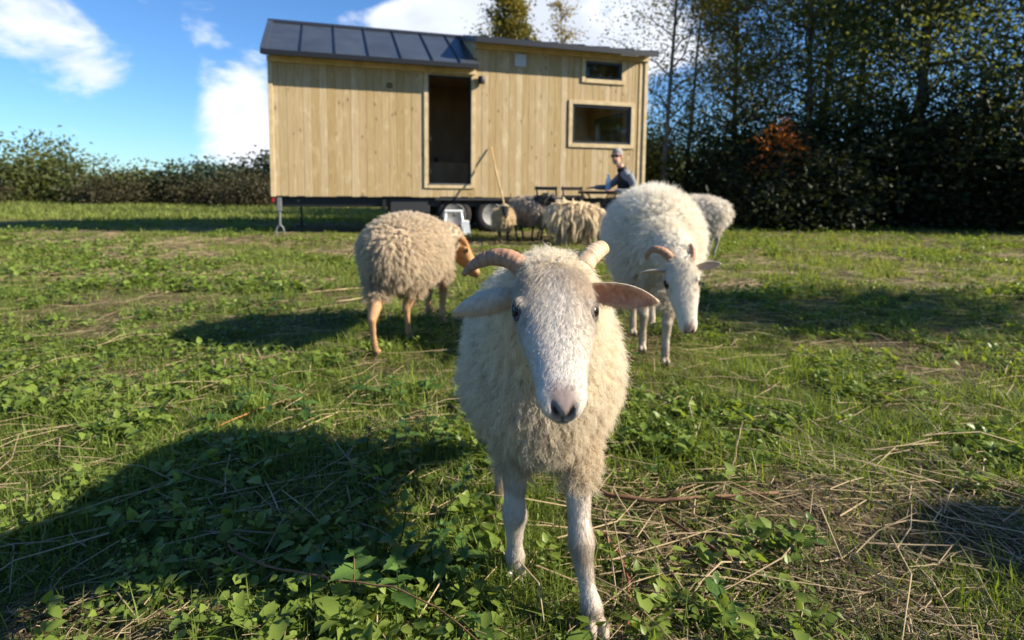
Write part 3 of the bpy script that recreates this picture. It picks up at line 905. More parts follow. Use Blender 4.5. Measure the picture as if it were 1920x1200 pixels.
def ear_mesh(base, tip, width, facing, thick=0.007, cup=0.35):
    """leaf shaped, cupped ear; facing = direction the inside looks"""
    b = Vector(base); t = Vector(tip)
    ax = (t - b); Ln = ax.length; ax.normalize()
    f = Vector(facing); f = (f - ax * f.dot(ax)).normalized()
    w = ax.cross(f).normalized()
    vs = []; fs = []; inside = []
    NU, NV = 13, 9
    for side in (0, 1):
        for i in range(NU):
            u = i / (NU - 1)
            hw_ = width * 0.5 * (0.62 + 1.15 * u) * (1 - u ** 1.9) ** 0.85 if u < 1 else 0.0
            hw_ = max(hw_, 0.0012)
            for j in range(NV):
                v = -1 + 2 * j / (NV - 1)
                dep = (v * v - 0.55) * cup * hw_ * (1.15 - 0.6 * u)
                off = (thick * 0.5 * (1 - 0.75 * abs(v) ** 2.5) * (1 - 0.5 * u)) * (1 if side == 0 else -1)
                p = b + ax * (u * Ln) + w * (v * hw_) + f * (dep + off) - Vector((0, 0, 0.012)) * u * u
                vs.append(p); inside.append(1.0 if side == 0 and abs(v) < 0.8 and u < 0.93 else 0.0)
    def id_(s, i, j): return s * NU * NV + i * NV + j
    for i in range(NU - 1):
        for j in range(NV - 1):
            fs.append((id_(0, i, j), id_(0, i, j + 1), id_(0, i + 1, j + 1), id_(0, i + 1, j)))
            fs.append((id_(1, i, j), id_(1, i + 1, j), id_(1, i + 1, j + 1), id_(1, i, j + 1)))
        for j, rev in ((0, False), (NV - 1, True)):
            q = (id_(0, i, j), id_(0, i + 1, j), id_(1, i + 1, j), id_(1, i, j))
            fs.append(q[::-1] if rev else q)
    for j in range(NV - 1):
        fs.append((id_(0, NU - 1, j), id_(0, NU - 1, j + 1), id_(1, NU - 1, j + 1), id_(1, NU - 1, j)))
    return np.array([tuple(v) for v in vs], np.float32), fs, np.array(inside)


def smooth01(x, a, b):
    t = np.clip((x - a) / (b - a), 0, 1)
    return t * t * (3 - 2 * t)


def tri_data(v, l, c):
    """triangles (fan) from polygons"""
    st = np.concatenate(([0], np.cumsum(c)[:-1]))
    T = []
    for k in np.unique(c):
        i = st[c == k]
        for j in range(1, k - 1):
            T.append(np.stack([l[i], l[i + j], l[i + j + 1]], 1))
    return np.concatenate(T)


def grow(name, parent, mat, v, tris, dens, length, color, n, rng, flow, K=6, radius=0.0004, lift=0.8, comb=0.6, clump=0.7, clump_n=None,
         curl=0.004, curlf=2.5, jitter=0.25, tip=0.25, inset=0.0, mess=1.0, cj=1.0):
    """strands rooted on the body's surface, gathered into locks; built as one curves object"""
    a, b, c = v[tris[:, 0]], v[tris[:, 1]], v[tris[:, 2]]
    fn = np.cross(b - a, c - a); ar = 0.5 * np.linalg.norm(fn, axis=1)
    vn = np.zeros_like(v)
    for k in range(3): np.add.at(vn, tris[:, k], fn)
    vn /= np.maximum(np.linalg.norm(vn, axis=1, keepdims=True), 1e-9)
    w = ar * dens[tris].mean(1)
    if w.sum() <= 0: return None
    idx = rng.choice(len(tris), n, p=w / w.sum())
    r1 = np.sqrt(rng.random(n)); r2 = rng.random(n)
    bc = np.stack([1 - r1, r1 * (1 - r2), r1 * r2], 1)
    T = tris[idx]
    mixv = lambda q: (q[T] * bc[:, :, None]).sum(1) if q.ndim == 2 else (q[T] * bc).sum(1)
    p = mixv(v); nn = mixv(vn); nn /= np.maximum(np.linalg.norm(nn, axis=1, keepdims=True), 1e-9)
    Ls = mixv(length) * (1 + jitter * rng.normal(size=n)).clip(0.4, 1.7)
    cl = mixv(color)
    fl = flow(p, nn)
    fl = fl - nn * (fl * nn).sum(1, keepdims=True) * 0.75
    # locks
    cn = clump_n or max(8, n // 26)
    ci = rng.choice(n, min(cn, n), replace=False)
    kd = KDTree(len(ci))
    for k, i in enumerate(ci): kd.insert(p[i], k)
    kd.balance()
    near = np.array([kd.find(q)[1] for q in p])
    lead = ci[near]
    d = nn * lift + fl * comb
    jd = rng.normal(size=(n, 3)) * 0.16 * mess
    e1 = np.cross(nn, rng.normal(size=(n, 3))); e1 /= np.maximum(np.linalg.norm(e1, axis=1, keepdims=True), 1e-9)
    e2 = np.cross(nn, e1)
    ph = rng.random(n) * 6.28
    lead_d = d[lead] + jd[lead] * 1.6
    own_d = d + jd * 1.2
    pts = np.empty((n, K, 3), np.float32)
    Ll = Ls[lead] * 0.5 + Ls * 0.5
    for k in range(K):
        u = k / (K - 1)
        bend = u ** 1.6
        own = p + Ls[:, None] * (u * (nn * lift + jd * 0.8) + bend * fl * comb)
        led = p[lead] + Ll[:, None] * (u * (nn[lead] * lift + jd[lead]) + bend * fl[lead] * comb)
        q = clump * smooth01(np.full(n, u), 0.0, 0.9)
        pos = own * (1 - q[:, None]) + led * q[:, None]
        amp = curl * (0.25 + 0.75 * u) * (1 if u > 0 else 0)
        phl = ph[lead] + 0.5 * (ph - 3.14) * 0.35
        pos = pos + amp * (np.cos(6.283 * curlf * u + phl)[:, None] * e1[lead] + np.sin(6.283 * curlf * u + phl)[:, None] * e2[lead])
        pts[:, k] = pos - nn * inset
    cu = bpy.data.hair_curves.new(name)
    cu.add_curves([K] * n)
    cu.attributes['position'].data.foreach_set('vector', pts.ravel())
    ra = cu.attributes.get('radius') or cu.attributes.new('radius', 'FLOAT', 'POINT')
    prof = radius * (1 - (1 - tip) * np.linspace(0, 1, K) ** 1.5)
    ra.data.foreach_set('value', (prof[None, :] * rng.uniform(0.7, 1.3, n)[:, None]).astype(np.float32).ravel())
    ca = cu.attributes.new('col', 'FLOAT_COLOR', 'CURVE')
    jit = rng.normal(1.0, 0.09 * cj, n)[:, None] * rng.normal(1.0, 0.07 * cj, n)[lead][:, None]
    cc = np.concatenate([np.clip(cl * jit, 0, 0.92), np.ones((n, 1))], 1).astype(np.float32)
    ca.data.foreach_set('color', cc.ravel())
    cu.materials.append(mat)
    return link(name, cu, parent)


def sheep(label, loc, rz, S, seed=1, name='sheep'):
    rng = np.random.default_rng(seed)
    root = empty(name, loc, rz)
    tag(root, label, 'sheep', S.get('group', 'sheep in the meadow'))
    mb = MB()
    centers = []          # (pos, radius, zone) for telling vertices apart: 0 fleece, 1 head, 2 leg, 3 neck
    sp = S['spine']
    mb.tube([p[:3] for p in sp], [(p[3], p[4]) for p in sp], 24)
    for p, q in zip(sp[:-1], sp[1:]):
        for k in range(3):
            u = k / 3
            centers.append(([p[i] * (1 - u) + q[i] * u for i in range(3)], (p[3] + p[4]) * .5 * (1 - u) + (q[3] + q[4]) * .5 * u, 0))
    mb.ellipsoid((sp[0][0], sp[0][1], sp[0][2]), (0.05, sp[0][3], sp[0][4]), 20, 12)
    mb.ellipsoid((sp[-1][0], sp[-1][1], sp[-1][2]), (0.05, sp[-1][3], sp[-1][4]), 20, 12)
    for q in S.get('extra', ()):
        mb.ellipsoid(q[0], q[1], 24, 16)
        centers.append((list(q[0]), sum(q[1]) / 3, 0))
    nk = S['neck']
    mb.tube([p[:3] for p in nk], [(p[3], p[3] * 1.1) for p in nk], 18)
    for p, q in zip(nk[:-1], nk[1:]):
        for k in range(4):
            u = k / 4
            centers.append(([p[i] * (1 - u) + q[i] * u for i in range(3)], p[3] * (1 - u) + q[3] * u, 3))
    h = S['head']
    P, a, up, lat, sc = head_frame(h)
    head_mesh(mb, h, S.get('wmul', 1.0))
    for t in np.linspace(0.0, 0.28, 15):
        ws = np.interp(t, [x[0] for x in HEAD], [(x[1] + x[2] + x[3]) / 3 for x in HEAD])
        centers.append((list(P + a * (t * sc) - up * 0.01 * sc), ws * sc, 1))
    for lg in S['legs']:
        pts, rr = lg
        mb.tube(pts, rr, 14)
        # hoof: two claws
        hp = Vector(pts[-1]); fx = S.get('hoof_dir', (1, 0))
        fv = Vector((fx[0], fx[1], 0)).normalized(); sv = Vector((-fv.y, fv.x, 0))
        r = rr[-1]
        for s in (-1, 1):
            mb.ellipsoid(hp + sv * (s * r * 0.5) + fv * (r * 0.45) + Vector((0, 0, r * 0.35)), (r * 1.15, r * 0.55, r * 0.95), 10, 8, Matrix((fv, sv, Vector((0, 0, 1)))).transposed())
        for p, q, r0, r1_ in zip(pts[:-1], pts[1:], rr[:-1], rr[1:]):
            for k in range(5):
                u = k / 5
                centers.append(([p[i] * (1 - u) + q[i] * u for i in range(3)], r0 * (1 - u) + r1_ * u, 2))
        centers.append((list(pts[-1]), rr[-1], 2))
    v, l, c = remesh(mb, S['voxel'], S.get('smooth', 4))
    Cn = np.array([x[0] for x in centers]); Rn = np.array([x[1] for x in centers]); Zn = np.array([x[2] for x in centers])
    zone = np.empty(len(v), int)
    for i in range(0, len(v), 20000):
        dd = np.linalg.norm(v[i:i + 20000, None, :] - Cn[None], axis=2) - Rn[None]
        zone[i:i + 20000] = Zn[dd.argmin(1)]
    rel = v - np.array(P)
    T = rel @ np.array(a) / sc; Uu = rel @ np.array(up) / sc; La = rel @ np.array(lat) / sc
    head = (zone == 1)
    # nostrils, lips
    nz_col = np.zeros(len(v)); mouth = np.zeros(len(v))
    if S.get('fine'):
        vn = np.zeros_like(v)
        tr = tri_data(v, l, c)
        fn = np.cross(v[tr[:, 1]] - v[tr[:, 0]], v[tr[:, 2]] - v[tr[:, 0]])
        for k in range(3): np.add.at(vn, tr[:, k], fn)
        vn /= np.maximum(np.linalg.norm(vn, axis=1, keepdims=True), 1e-9)
        for s in (-1, 1):
            q0 = La * s - (0.0105 + 0.45 * (Uu - 0.002)); q1 = Uu - 0.004
            g = np.exp(-(q0 / 0.0048) ** 2 - (q1 / 0.0085) ** 2) * (T > 0.255) * head
            nz_col = np.maximum(nz_col, g)
        g2 = np.exp(-(La / 0.0022) ** 2) * smooth01(-Uu, 0.002, 0.008) * (1 - smooth01(-Uu, 0.016, 0.021)) * (T > 0.262) * head
        lip = np.exp(-((Uu + 0.0185 + 0.35 * np.abs(La) ** 1.2 + (0.285 - T) * 0.18) / 0.0020) ** 2) * smooth01(T, 0.20, 0.235) * head
        mouth = np.maximum(g2 * 0.9, lip)
        v = v - vn * (nz_col * 0.005 + mouth * 0.0022)[:, None] * sc
        # cheek and tear hollow for relief
        for s in (-1, 1):
            hol = np.exp(-((T - 0.118) / 0.022) ** 2 - ((La * s - 0.05) / 0.018) ** 2 - ((Uu - 0.006) / 0.02) ** 2) * head
            v = v - vn * (hol * 0.0045)[:, None] * sc
    # colours
    C = S['col']
    colr = np.tile(np.array(C['fleece']), (len(v), 1))
    def blend(m, rgb):
        nonlocal colr
        colr = colr * (1 - m[:, None]) + np.array(rgb)[None] * m[:, None]
    n1 = fbm(v[:, 0] * 14 + 3, v[:, 2] * 14 + v[:, 1] * 9, seed, 3)
    if 'dirt' in C:      # soiled belly and chest wool
        blend(smooth01(-v[:, 2], -S['dirt_z'][1], -S['dirt_z'][0]) * (zone != 1) * (0.55 + 0.9 * (n1 - 0.5)).clip(0, 1), C['dirt'])
    if 'neckcol' in C:
        blend(((zone == 3) * 1.0), C['neckcol'])
    zf = S['leg_z']
    legm = np.where(zone == 2, 1 - smooth01(v[:, 2], zf - 0.03, zf + 0.03), 0.0)
    blend(legm, C['leg'])
    if 'knee' in C:
        kn = legm * smooth01(fbm(v[:, 0] * 9, v[:, 2] * 13 + v[:, 1] * 6, seed + 3, 2), 0.36, 0.56)
        blend(kn * 0.85, C['knee'])
    if S.get('fine'):
        kz = np.exp(-((v[:, 2] - 0.168) / 0.032) ** 2) + 0.9 * np.exp(-((v[:, 2] - 0.045) / 0.018) ** 2)
        blend(legm * np.clip(kz, 0, 1) * (0.6 * n1), C['knee'])
    blend(legm * (1 - smooth01(v[:, 2], 0.014, 0.026)), C['hoof'])
    hm = head * smooth01(T, -0.01, 0.03)
    facec = np.array(C['face'])
    blend(hm, facec)
    for s in (-1, 1):
        ed = np.sqrt((T - 0.093) ** 2 + (La - s * 0.0595) ** 2 + (Uu - 0.008) ** 2)
        blend(hm * (1 - smooth01(ed, 0.010, 0.021)) * 0.7, np.array(C['face']) * 0.22)
        tear = np.exp(-((T - 0.118) / 0.016) ** 2 - ((La * s - 0.052) / 0.008) ** 2)
        blend(hm * tear * 0.45, np.array(C['face']) * 0.45)
    if 'brow' in C:
        blend(hm * np.exp(-((T - 0.05) / 0.045) ** 2) * np.exp(-((np.abs(La) - 0.045) / 0.03) ** 2) * 0.8, C['brow'])
    if 'blaze' in C:
        blend(hm * np.exp(-((np.abs(La)) / 0.022) ** 2) * smooth01(T, 0.03, 0.1) * 0.7, C['blaze'])
    if 'speck' in C:
        sp_ = smooth01(fbm(T * 160, La * 160, 5, 2), 0.70, 0.82) * smooth01(T, 0.10, 0.2) * (np.abs(La) < 0.028)
        blend(hm * sp_ * 0.35, C['speck'])
    blend(head * smooth01(T, 0.235, 0.268) * smooth01(Uu, -0.022, -0.004) * (1 - smooth01(np.abs(La), 0.012, 0.024)) * S.get('nose_amt', 0.9), C['muzzle'])
    blend(np.clip(nz_col * 1.3, 0, 1), (0.012, 0.008, 0.008)); blend(np.clip(mouth * 1.1, 0, 0.92), (0.03, 0.02, 0.018))
    nv0 = len(v)
    fl_mask = np.where(zone == 0, 1.0, 0.0) + np.where(zone == 3, 1.0, 0.0) + np.where(zone == 2, 1 - legm, 0.0)
    pw = S.get('poll_wool', 0.02)
    fl_mask += head * (1 - smooth01(T, pw - 0.03, pw + 0.02))
    fl_mask = np.clip(fl_mask, 0, 1)
    fur_mask = np.clip(np.where(zone == 2, legm * (v[:, 2] > 0.028), 0) + head * smooth01(T, pw - 0.03, pw + 0.01) * (1 - np.clip(nz_col * 2, 0, 1)) * (1 - np.clip(mouth * 2, 0, 1)), 0, 1)
    bare = head * smooth01(T, 0.252, 0.268) * (np.abs(La) < 0.02) * (Uu > -0.016)
    fur_mask *= 1 - bare
    # ears, added to the same mesh
    polys_l = [l]; polys_c = [c]; vv = [v]; cc = [colr]; base = nv0
    for e in S.get('ears', ()):
        ev, ef, ins = ear_mesh(*e)
        vv.append(ev)
        ec = np.tile(np.array(C.get('ear', C['face'])), (len(ev), 1))
        ec = ec * (1 - 0.85 * ins[:, None]) + np.array(C.get('ear_in', C['face']))[None] * 0.85 * ins[:, None]
        cc.append(ec)
        polys_l.append(np.array([i + base for f in ef for i in f], np.int32)); polys_c.append(np.array([len(f) for f in ef], np.int32))
        base += len(ev)
    v = np.concatenate(vv); colr = np.concatenate(cc); l = np.concatenate(polys_l); c = np.concatenate(polys_c)
    ne = len(v) - nv0
    fl_mask = np.concatenate([fl_mask, np.zeros(ne)])
    fur_mask = np.concatenate([fur_mask, np.full(ne, 0.7)])
    me = np_mesh('body', v, l, c, M['hide'], True)
    ca = me.color_attributes.new('col', 'FLOAT_COLOR', 'POINT')
    under = colr * np.where(fl_mask > 0.5, 0.92, 1.0)[:, None]
    ca.data.foreach_set('color', np.concatenate([under, np.ones((len(v), 1))], 1).astype(np.float32).ravel())
    link('body', me, root)
    tris = tri_data(v, l, c)
    # strands
    W = S['wool']
    Tz = np.concatenate([T, np.full(ne, 9.0)])
    zoneE = np.concatenate([zone, np.full(ne, 1)])
    ln = np.full(len(v), W['len'])
    ln = ln * (1 + W.get('low', 0.5) * (1 - smooth01(v[:, 2], S['low_z'][0], S['low_z'][1])))
    ln *= np.where(zoneE == 3, W.get('neck', 0.8), 1.0) * np.where(zoneE == 1, W.get('poll', 0.5), 1.0)
    if 'len_noise' in W:
        ln *= 1 + W['len_noise'] * (fbm(v[:, 0] * 9, v[:, 2] * 9 + v[:, 1] * 7, seed + 8, 2) - 0.5)
    g = np.array([0.0, 0.0, -1.0])
    hx = W.get('sweep', -0.3)
    def flow(p, n):
        f = np.tile(g, (len(p), 1)); f[:, 0] += hx
        return f
    wc = np.array(W.get('tip', C['fleece']))
    mixc = colr * 0.35 + (np.tile(wc, (len(v), 1))) * 0.65
    if 'dirt' in C:
        dm = smooth01(-v[:, 2], -S['dirt_z'][1], -S['dirt_z'][0]) * (0.6 + 0.9 * (np.concatenate([n1, np.zeros(ne)]) - 0.5)).clip(0, 1)
        mixc = mixc * (1 - 0.8 * dm[:, None]) + np.array(C['dirt'])[None] * 0.8 * dm[:, None]
    if 'neckcol' in C:
        nm = (zoneE == 3)[:, None]
        mixc = np.where(nm, np.array(C['neckcol'])[None], mixc)
    grow('fleece', root, M['wool'], v, tris, fl_mask, ln, mixc, W['n'], rng, flow, W.get('K', 6), W['r'], W.get('lift', 0.8), W.get('comb', 0.6),
         W.get('clump', 0.7), W.get('clumps'), W.get('curl', 0.004), W.get('curlf', 2.5), W.get('jitter', 0.25), W.get('tipr', 0.3), 0.002, W.get('mess', 1.0))
    if S.get('fur_n'):
        fl2 = np.where(zoneE[:, None] == 1, 1.0, 0.0)
        av = np.array(a); lv = np.array(lat); uv = np.array(up); Pn = np.array(P)
        def flow2(p, n):
            r_ = p - Pn
            onhead = (np.abs(r_ @ lv) < 0.09 * sc) & (r_ @ av > -0.03 * sc) & (r_ @ av < 0.33 * sc) & (np.abs(r_ @ uv) < 0.12 * sc)
            side = np.tanh((r_ @ lv) / (0.03 * sc))[:, None] * lv[None] * 0.45
            f = np.where(onhead[:, None], av[None] * 0.8 + side, np.array([0, 0, -1.0])[None])
            return f
        fl_len = np.where(zoneE == 1, np.interp(Tz, [-0.02, 0.03, 0.09, 0.16, 0.24, 5, 10], np.array([2.6, 2.0, 1.25, 0.9, 0.55, 1.1, 1.1])) * S['fur_len'], 1.25 * S['fur_len'])
        grow('face_hair', root, M['fur'], v, tris, fur_mask, fl_len, colr * 1.0, S['fur_n'], rng, flow2, 4, S['fur_r'], 0.17, 0.9, 0.12, None, 0.0004, 1.0, 0.3, 0.25, 0.0003, 0.8, 0.35)
    # eyes
    er = S.get('eye_r', 0.0142) * sc
    if er > 0:
        for s in (-1, 1):
            ep = P + a * (0.091 * sc) + lat * (s * 0.0570 * sc * S.get('wmul', 1.0)) + up * (0.0135 * sc)
            outw = (lat * s + a * 0.35 + up * 0.45).normalized()
            e = MB().ellipsoid(ep, (er, er, er), 20, 14).build('eye', M['eye'], root, True)
            t1 = (a * 0.95 - up * 0.25).normalized(); t1 = (t1 - outw * t1.dot(outw)).normalized(); t2 = outw.cross(t1)
            lid = MB(); ring = [ep + outw * (er * 0.55) + t1 * (er * 1.08 * math.cos(k * PI / 10)) + t2 * (er * 0.72 * math.sin(k * PI / 10)) for k in range(21)]
            lid.tube(ring, er * 0.26, 8, False).build('eyelid', M['eyelid'], e, True)
    # horns
    for hp, hr, mt in S.get('horns', ()):
        pts = []; rr = []; grooves = []
        n = 64
        ks = np.linspace(0, 1, len(hp))
        A = np.array(hp)
        # smooth path through the points
        us = np.linspace(0, 1, n)
        deg = min(3, len(hp) - 1)
        co = [np.polyfit(ks, A[:, i], deg) for i in range(3)]
        for i, u in enumerate(us):
            pts.append(tuple(np.polyval(q, u) for q in co))
            r = np.interp(u, np.linspace(0, 1, len(hr)), hr)
            ring = 0.5 + 0.5 * math.sin(u * 58 + 2.2 * math.sin(u * 9) + 1.3 * math.sin(u * 23))
            rg = 1 + (0.06 if mt == 'horn_pale' else 0.03) * (ring ** 0.6 - 0.5) * (1 - 0.5 * u) + 0.02 * rng.normal()
            grooves.append(1 - (0.40 if mt == 'horn_pale' else 0.22) * (1 - ring) ** 2.5)
            rr.append((r * rg * 1.12, r * rg * 0.88))
        rr[-1] = (rr[-1][0] * 0.55, rr[-1][1] * 0.55)
        ho = MB().tube(pts, rr, 18).build('horn', M[mt], root, True)
        hc_ = ho.data.color_attributes.new('col', 'FLOAT_COLOR', 'POINT')
        gcol = np.array(grooves)[:, None] * np.array(HORN_RGB[mt])[None] * (1 - 0.25 * np.linspace(0, 1, n)[:, None] ** 3)
        hc_.data.foreach_set('color', np.concatenate([np.repeat(gcol, 18, 0), np.ones((n * 18, 1))], 1).astype(np.float32).ravel())
    if S.get('tail'):
        pass
    return root


def leg(hip, knee, fet, hoof, scale=1.0, rear=False):
    """joint points from body to hoof with tapering radii; rear legs get the hock"""
    hip, knee, fet, hoof = map(Vector, (hip, knee, fet, hoof))
    if rear:
        pts = [hip, hip.lerp(knee, 0.55) + Vector((0.035, 0, 0)), knee, knee.lerp(fet, 0.5), fet, fet.lerp(hoof, 0.6), hoof + Vector((0, 0, 0.008))]
        rr = [0.07, 0.048, 0.0235, 0.0155, 0.0185, 0.0155, 0.020]
    else:
        pts = [hip, hip.lerp(knee, 0.55), knee, knee.lerp(fet, 0.5), fet, fet.lerp(hoof, 0.6), hoof + Vector((0, 0, 0.008))]
        rr = [0.055, 0.034, 0.0225, 0.0155, 0.0185, 0.0155, 0.020]
    return ([tuple(p) for p in pts], [r * scale for r in rr])


# the sheep in front: looks straight at the camera
def front_sheep():
    S = dict(voxel=0.0036, smooth=5, fine=True, wmul=1.0)
    S['spine'] = [(-0.46, 0, .50, .085, .10), (-0.40, 0, .485, .125, .15), (-0.25, 0, .47, .155, .185), (-0.05, 0, .47, .16, .190), (0.08, 0, .465, .15, .190), (0.14, 0, .465, .130, .175), (0.18, 0, .46, .095, .135)]
    S['extra'] = [((0.0, 0.0, 0.425), (0.17, 0.168, 0.145)), ((-0.22, 0, 0.44), (0.2, 0.165, 0.14))]
    S['neck'] = [(0.06, 0, .52, .125), (0.15, 0, .575, .11), (0.23, 0, .635, .085), (0.30, 0, .675, .062)]
    S['head'] = dict(poll=(0.315, 0.0, 0.692), dir=(0.225, 0.002, -0.138), up=(0.5, 0, 0.86), scale=0.94)
    S['legs'] = [
        ([(0.10, .075, .42), (0.13, .072, .33), (0.158, .070, .255), (0.187, .071, .200), (0.206, .073, .162), (0.214, .077, .128), (0.227, .084, .088), (0.238, .092, .052), (0.242, .096, .030), (0.247, .100, .010)], [.050, .036, .026, .0205, .0255, .0180, .0140, .0205, .0165, .0230]),
        ([(0.07, -.060, .42), (0.09, -.058, .32), (0.104, -.057, .255), (0.113, -.057, .205), (0.116, -.056, .165), (0.108, -.056, .130), (0.099, -.055, .090), (0.090, -.054, .055), (0.087, -.054, .032), (0.084, -.054, .010)], [.050, .036, .026, .0205, .0255, .0180, .0142, .0205, .0168, .0230]),
        leg((-0.28, -.085, .42), (-0.25, -.087, .20), (-0.185, -.088, .05), (-0.161, -.088, 0.0), 1.0, True),
        leg((-0.33, .085, .42), (-0.42, .085, .20), (-0.37, .09, .05), (-0.34, .09, 0.0), 1.0, True)]
    S['ears'] = [((0.31, -0.054, 0.668), (0.325, -0.166, 0.652), 0.046, (-0.85, -0.1, -0.45), 0.011, 0.55), ((0.31, 0.056, 0.676), (0.325, 0.178, 0.674), 0.047, (0.95, 0.1, -0.22), 0.011, 0.60)]
    S['horns'] = [([(0.305, -.040, .690), (0.300, -.060, .720), (0.290, -.092, .731), (0.285, -.125, .719), (0.287, -.152, .696)], [.0155, .0155, .0138, .0100, .0035], 'horn'),
                  ([(0.305, .040, .692), (0.292, .058, .722), (0.268, .078, .738), (0.232, .096, .742)], [.0165, .0156, .0145, .0125], 'horn_pale')]
    S['col'] = dict(fleece=(.66, .57, .42), dirt=(.50, .39, .24), face=(.60, .54, .46), leg=(.62, .56, .48), knee=(.36, .28, .20), hoof=(.16, .12, .09), muzzle=(.27, .20, .18),
                    brow=(.60, .50, .38), blaze=(.63, .59, .53), speck=(.30, .28, .27), ear=(.60, .48, .35), ear_in=(.52, .27, .18))
    S['leg_z'] = 0.265; S['dirt_z'] = (0.22, 0.55); S['low_z'] = (0.26, 0.42)
    S['wool'] = dict(len=0.033, n=115000, r=0.00034, K=9, tip=(.90, .83, .70), lift=0.68, comb=0.45, clump=0.50, clumps=7500, curl=0.0034, curlf=2.2, low=0.08, neck=0.95, poll=0.6, sweep=-0.1, len_noise=0.7, tipr=0.4)
    S['fur_n'] = 130000; S['fur_len'] = 0.0085; S['fur_r'] = 0.00014
    S['poll_wool'] = 0.005
    return sheep('white horned sheep standing in front, face to the camera, drooping ears', (0.068, 1.30, 0), -PI / 2, S, 3)


def to_local(loc, rz):
    c, s = math.cos(-rz), math.sin(-rz)
    def f(x, y, z=0.0):
        dx, dy = x - loc[0], y - loc[1]
        return (dx * c - dy * s, dx * s + dy * c, z)
    return f


def side_leg(hoof, hip, rear, k=1.0):
    """leg from a hip point down to a hoof point in the animal's frame"""
    hx, hy, _ = hoof
    if rear:
        hock = (hx - 0.055 * k, hy * 0.97, 0.20 * k)
    else:
        hock = (hx + 0.012 * k, hy * 0.98, 0.185 * k)
    return leg(hip, hock, (hx - (0.012 if not rear else 0.02) * k, hy, 0.055 * k), (hx, hy, 0.0), k, rear)


def white_sheep():
    loc, rz = (0.77, 3.20, 0), rad(-97)
    W = to_local(loc, rz)
    S = dict(voxel=0.0062, smooth=4, fine=True)
    S['spine'] = [(-0.42, 0, .60, .12, .13), (-0.36, 0, .595, .195, .215), (-0.20, 0, .59, .23, .25), (0.0, 0, .58, .235, .25), (0.12, 0, .56, .212, .235), (0.20, 0, .53, .15, .17)]
    S['extra'] = [((0.0, 0.0, 0.46), (0.22, 0.20, 0.16)), ((-0.2, 0, 0.48), (0.22, 0.20, 0.16))]
    pol = W(0.772, 2.715, 0.515)
    S['neck'] = [(0.10, 0, .56, .15), (0.22, 0, .56, .125), (0.33, pol[1] * .7, .55, .095), (pol[0] - 0.03, pol[1], .52, .07)]
    S['head'] = dict(poll=pol, dir=(0.36, 0.10, -0.90), up=(0.88, 0.0, 0.40), scale=1.16)
    S['legs'] = [side_leg(W(.747, 2.801), (0.26, .10, .45), False, 1.1), side_leg(W(.684, 3.021), (0.12, -.10, .45), False, 1.1),
                 side_leg(W(.709, 3.379), (-0.20, -.11, .45), True, 1.1), side_leg(W(.862, 3.556), (-0.32, .11, .45), True, 1.1)]
    S['ears'] = [(W(.705, 2.69, .475), W(.585, 2.68, .478), 0.042, (0.5, 0, -0.8), 0.008, 0.4), (W(.840, 2.69, .49), W(.955, 2.68, .525), 0.046, (0.8, 0, -0.4), 0.008, 0.4)]
    S['horns'] = [([W(.735, 2.69, .515), W(.695, 2.69, .560), W(.645, 2.70, .570), W(.622, 2.72, .52)], [.018, .0175, .014, .007], 'horn'),
                  ([W(.812, 2.69, .515), W(.828, 2.70, .555), W(.826, 2.74, .590)], [.020, .017, .010], 'horn')]
    S['col'] = dict(fleece=(.76, .69, .56), dirt=(.62, .53, .38), face=(.64, .57, .46), leg=(.56, .50, .41), knee=(.36, .29, .21), hoof=(.16, .12, .09), muzzle=(.42, .25, .21), ear=(.58, .54, .50), ear_in=(.56, .42, .34))
    S['leg_z'] = 0.27; S['dirt_z'] = (0.25, 0.5); S['low_z'] = (0.26, 0.5)
    S['wool'] = dict(len=0.055, n=66000, r=0.0006, K=6, tip=(.92, .88, .79), lift=0.8, comb=0.38, clump=0.45, clumps=4200, curl=0.005, curlf=1.6, low=0.15, neck=0.45, poll=0.3, sweep=-0.1, len_noise=0.6, tipr=0.4)
    S['fur_n'] = 16000; S['fur_len'] = 0.011; S['fur_r'] = 0.00035; S['poll_wool'] = 0.012
    return sheep('fluffy white sheep with lowered head and curled horn standing behind on the right', loc, rz, S, 5)


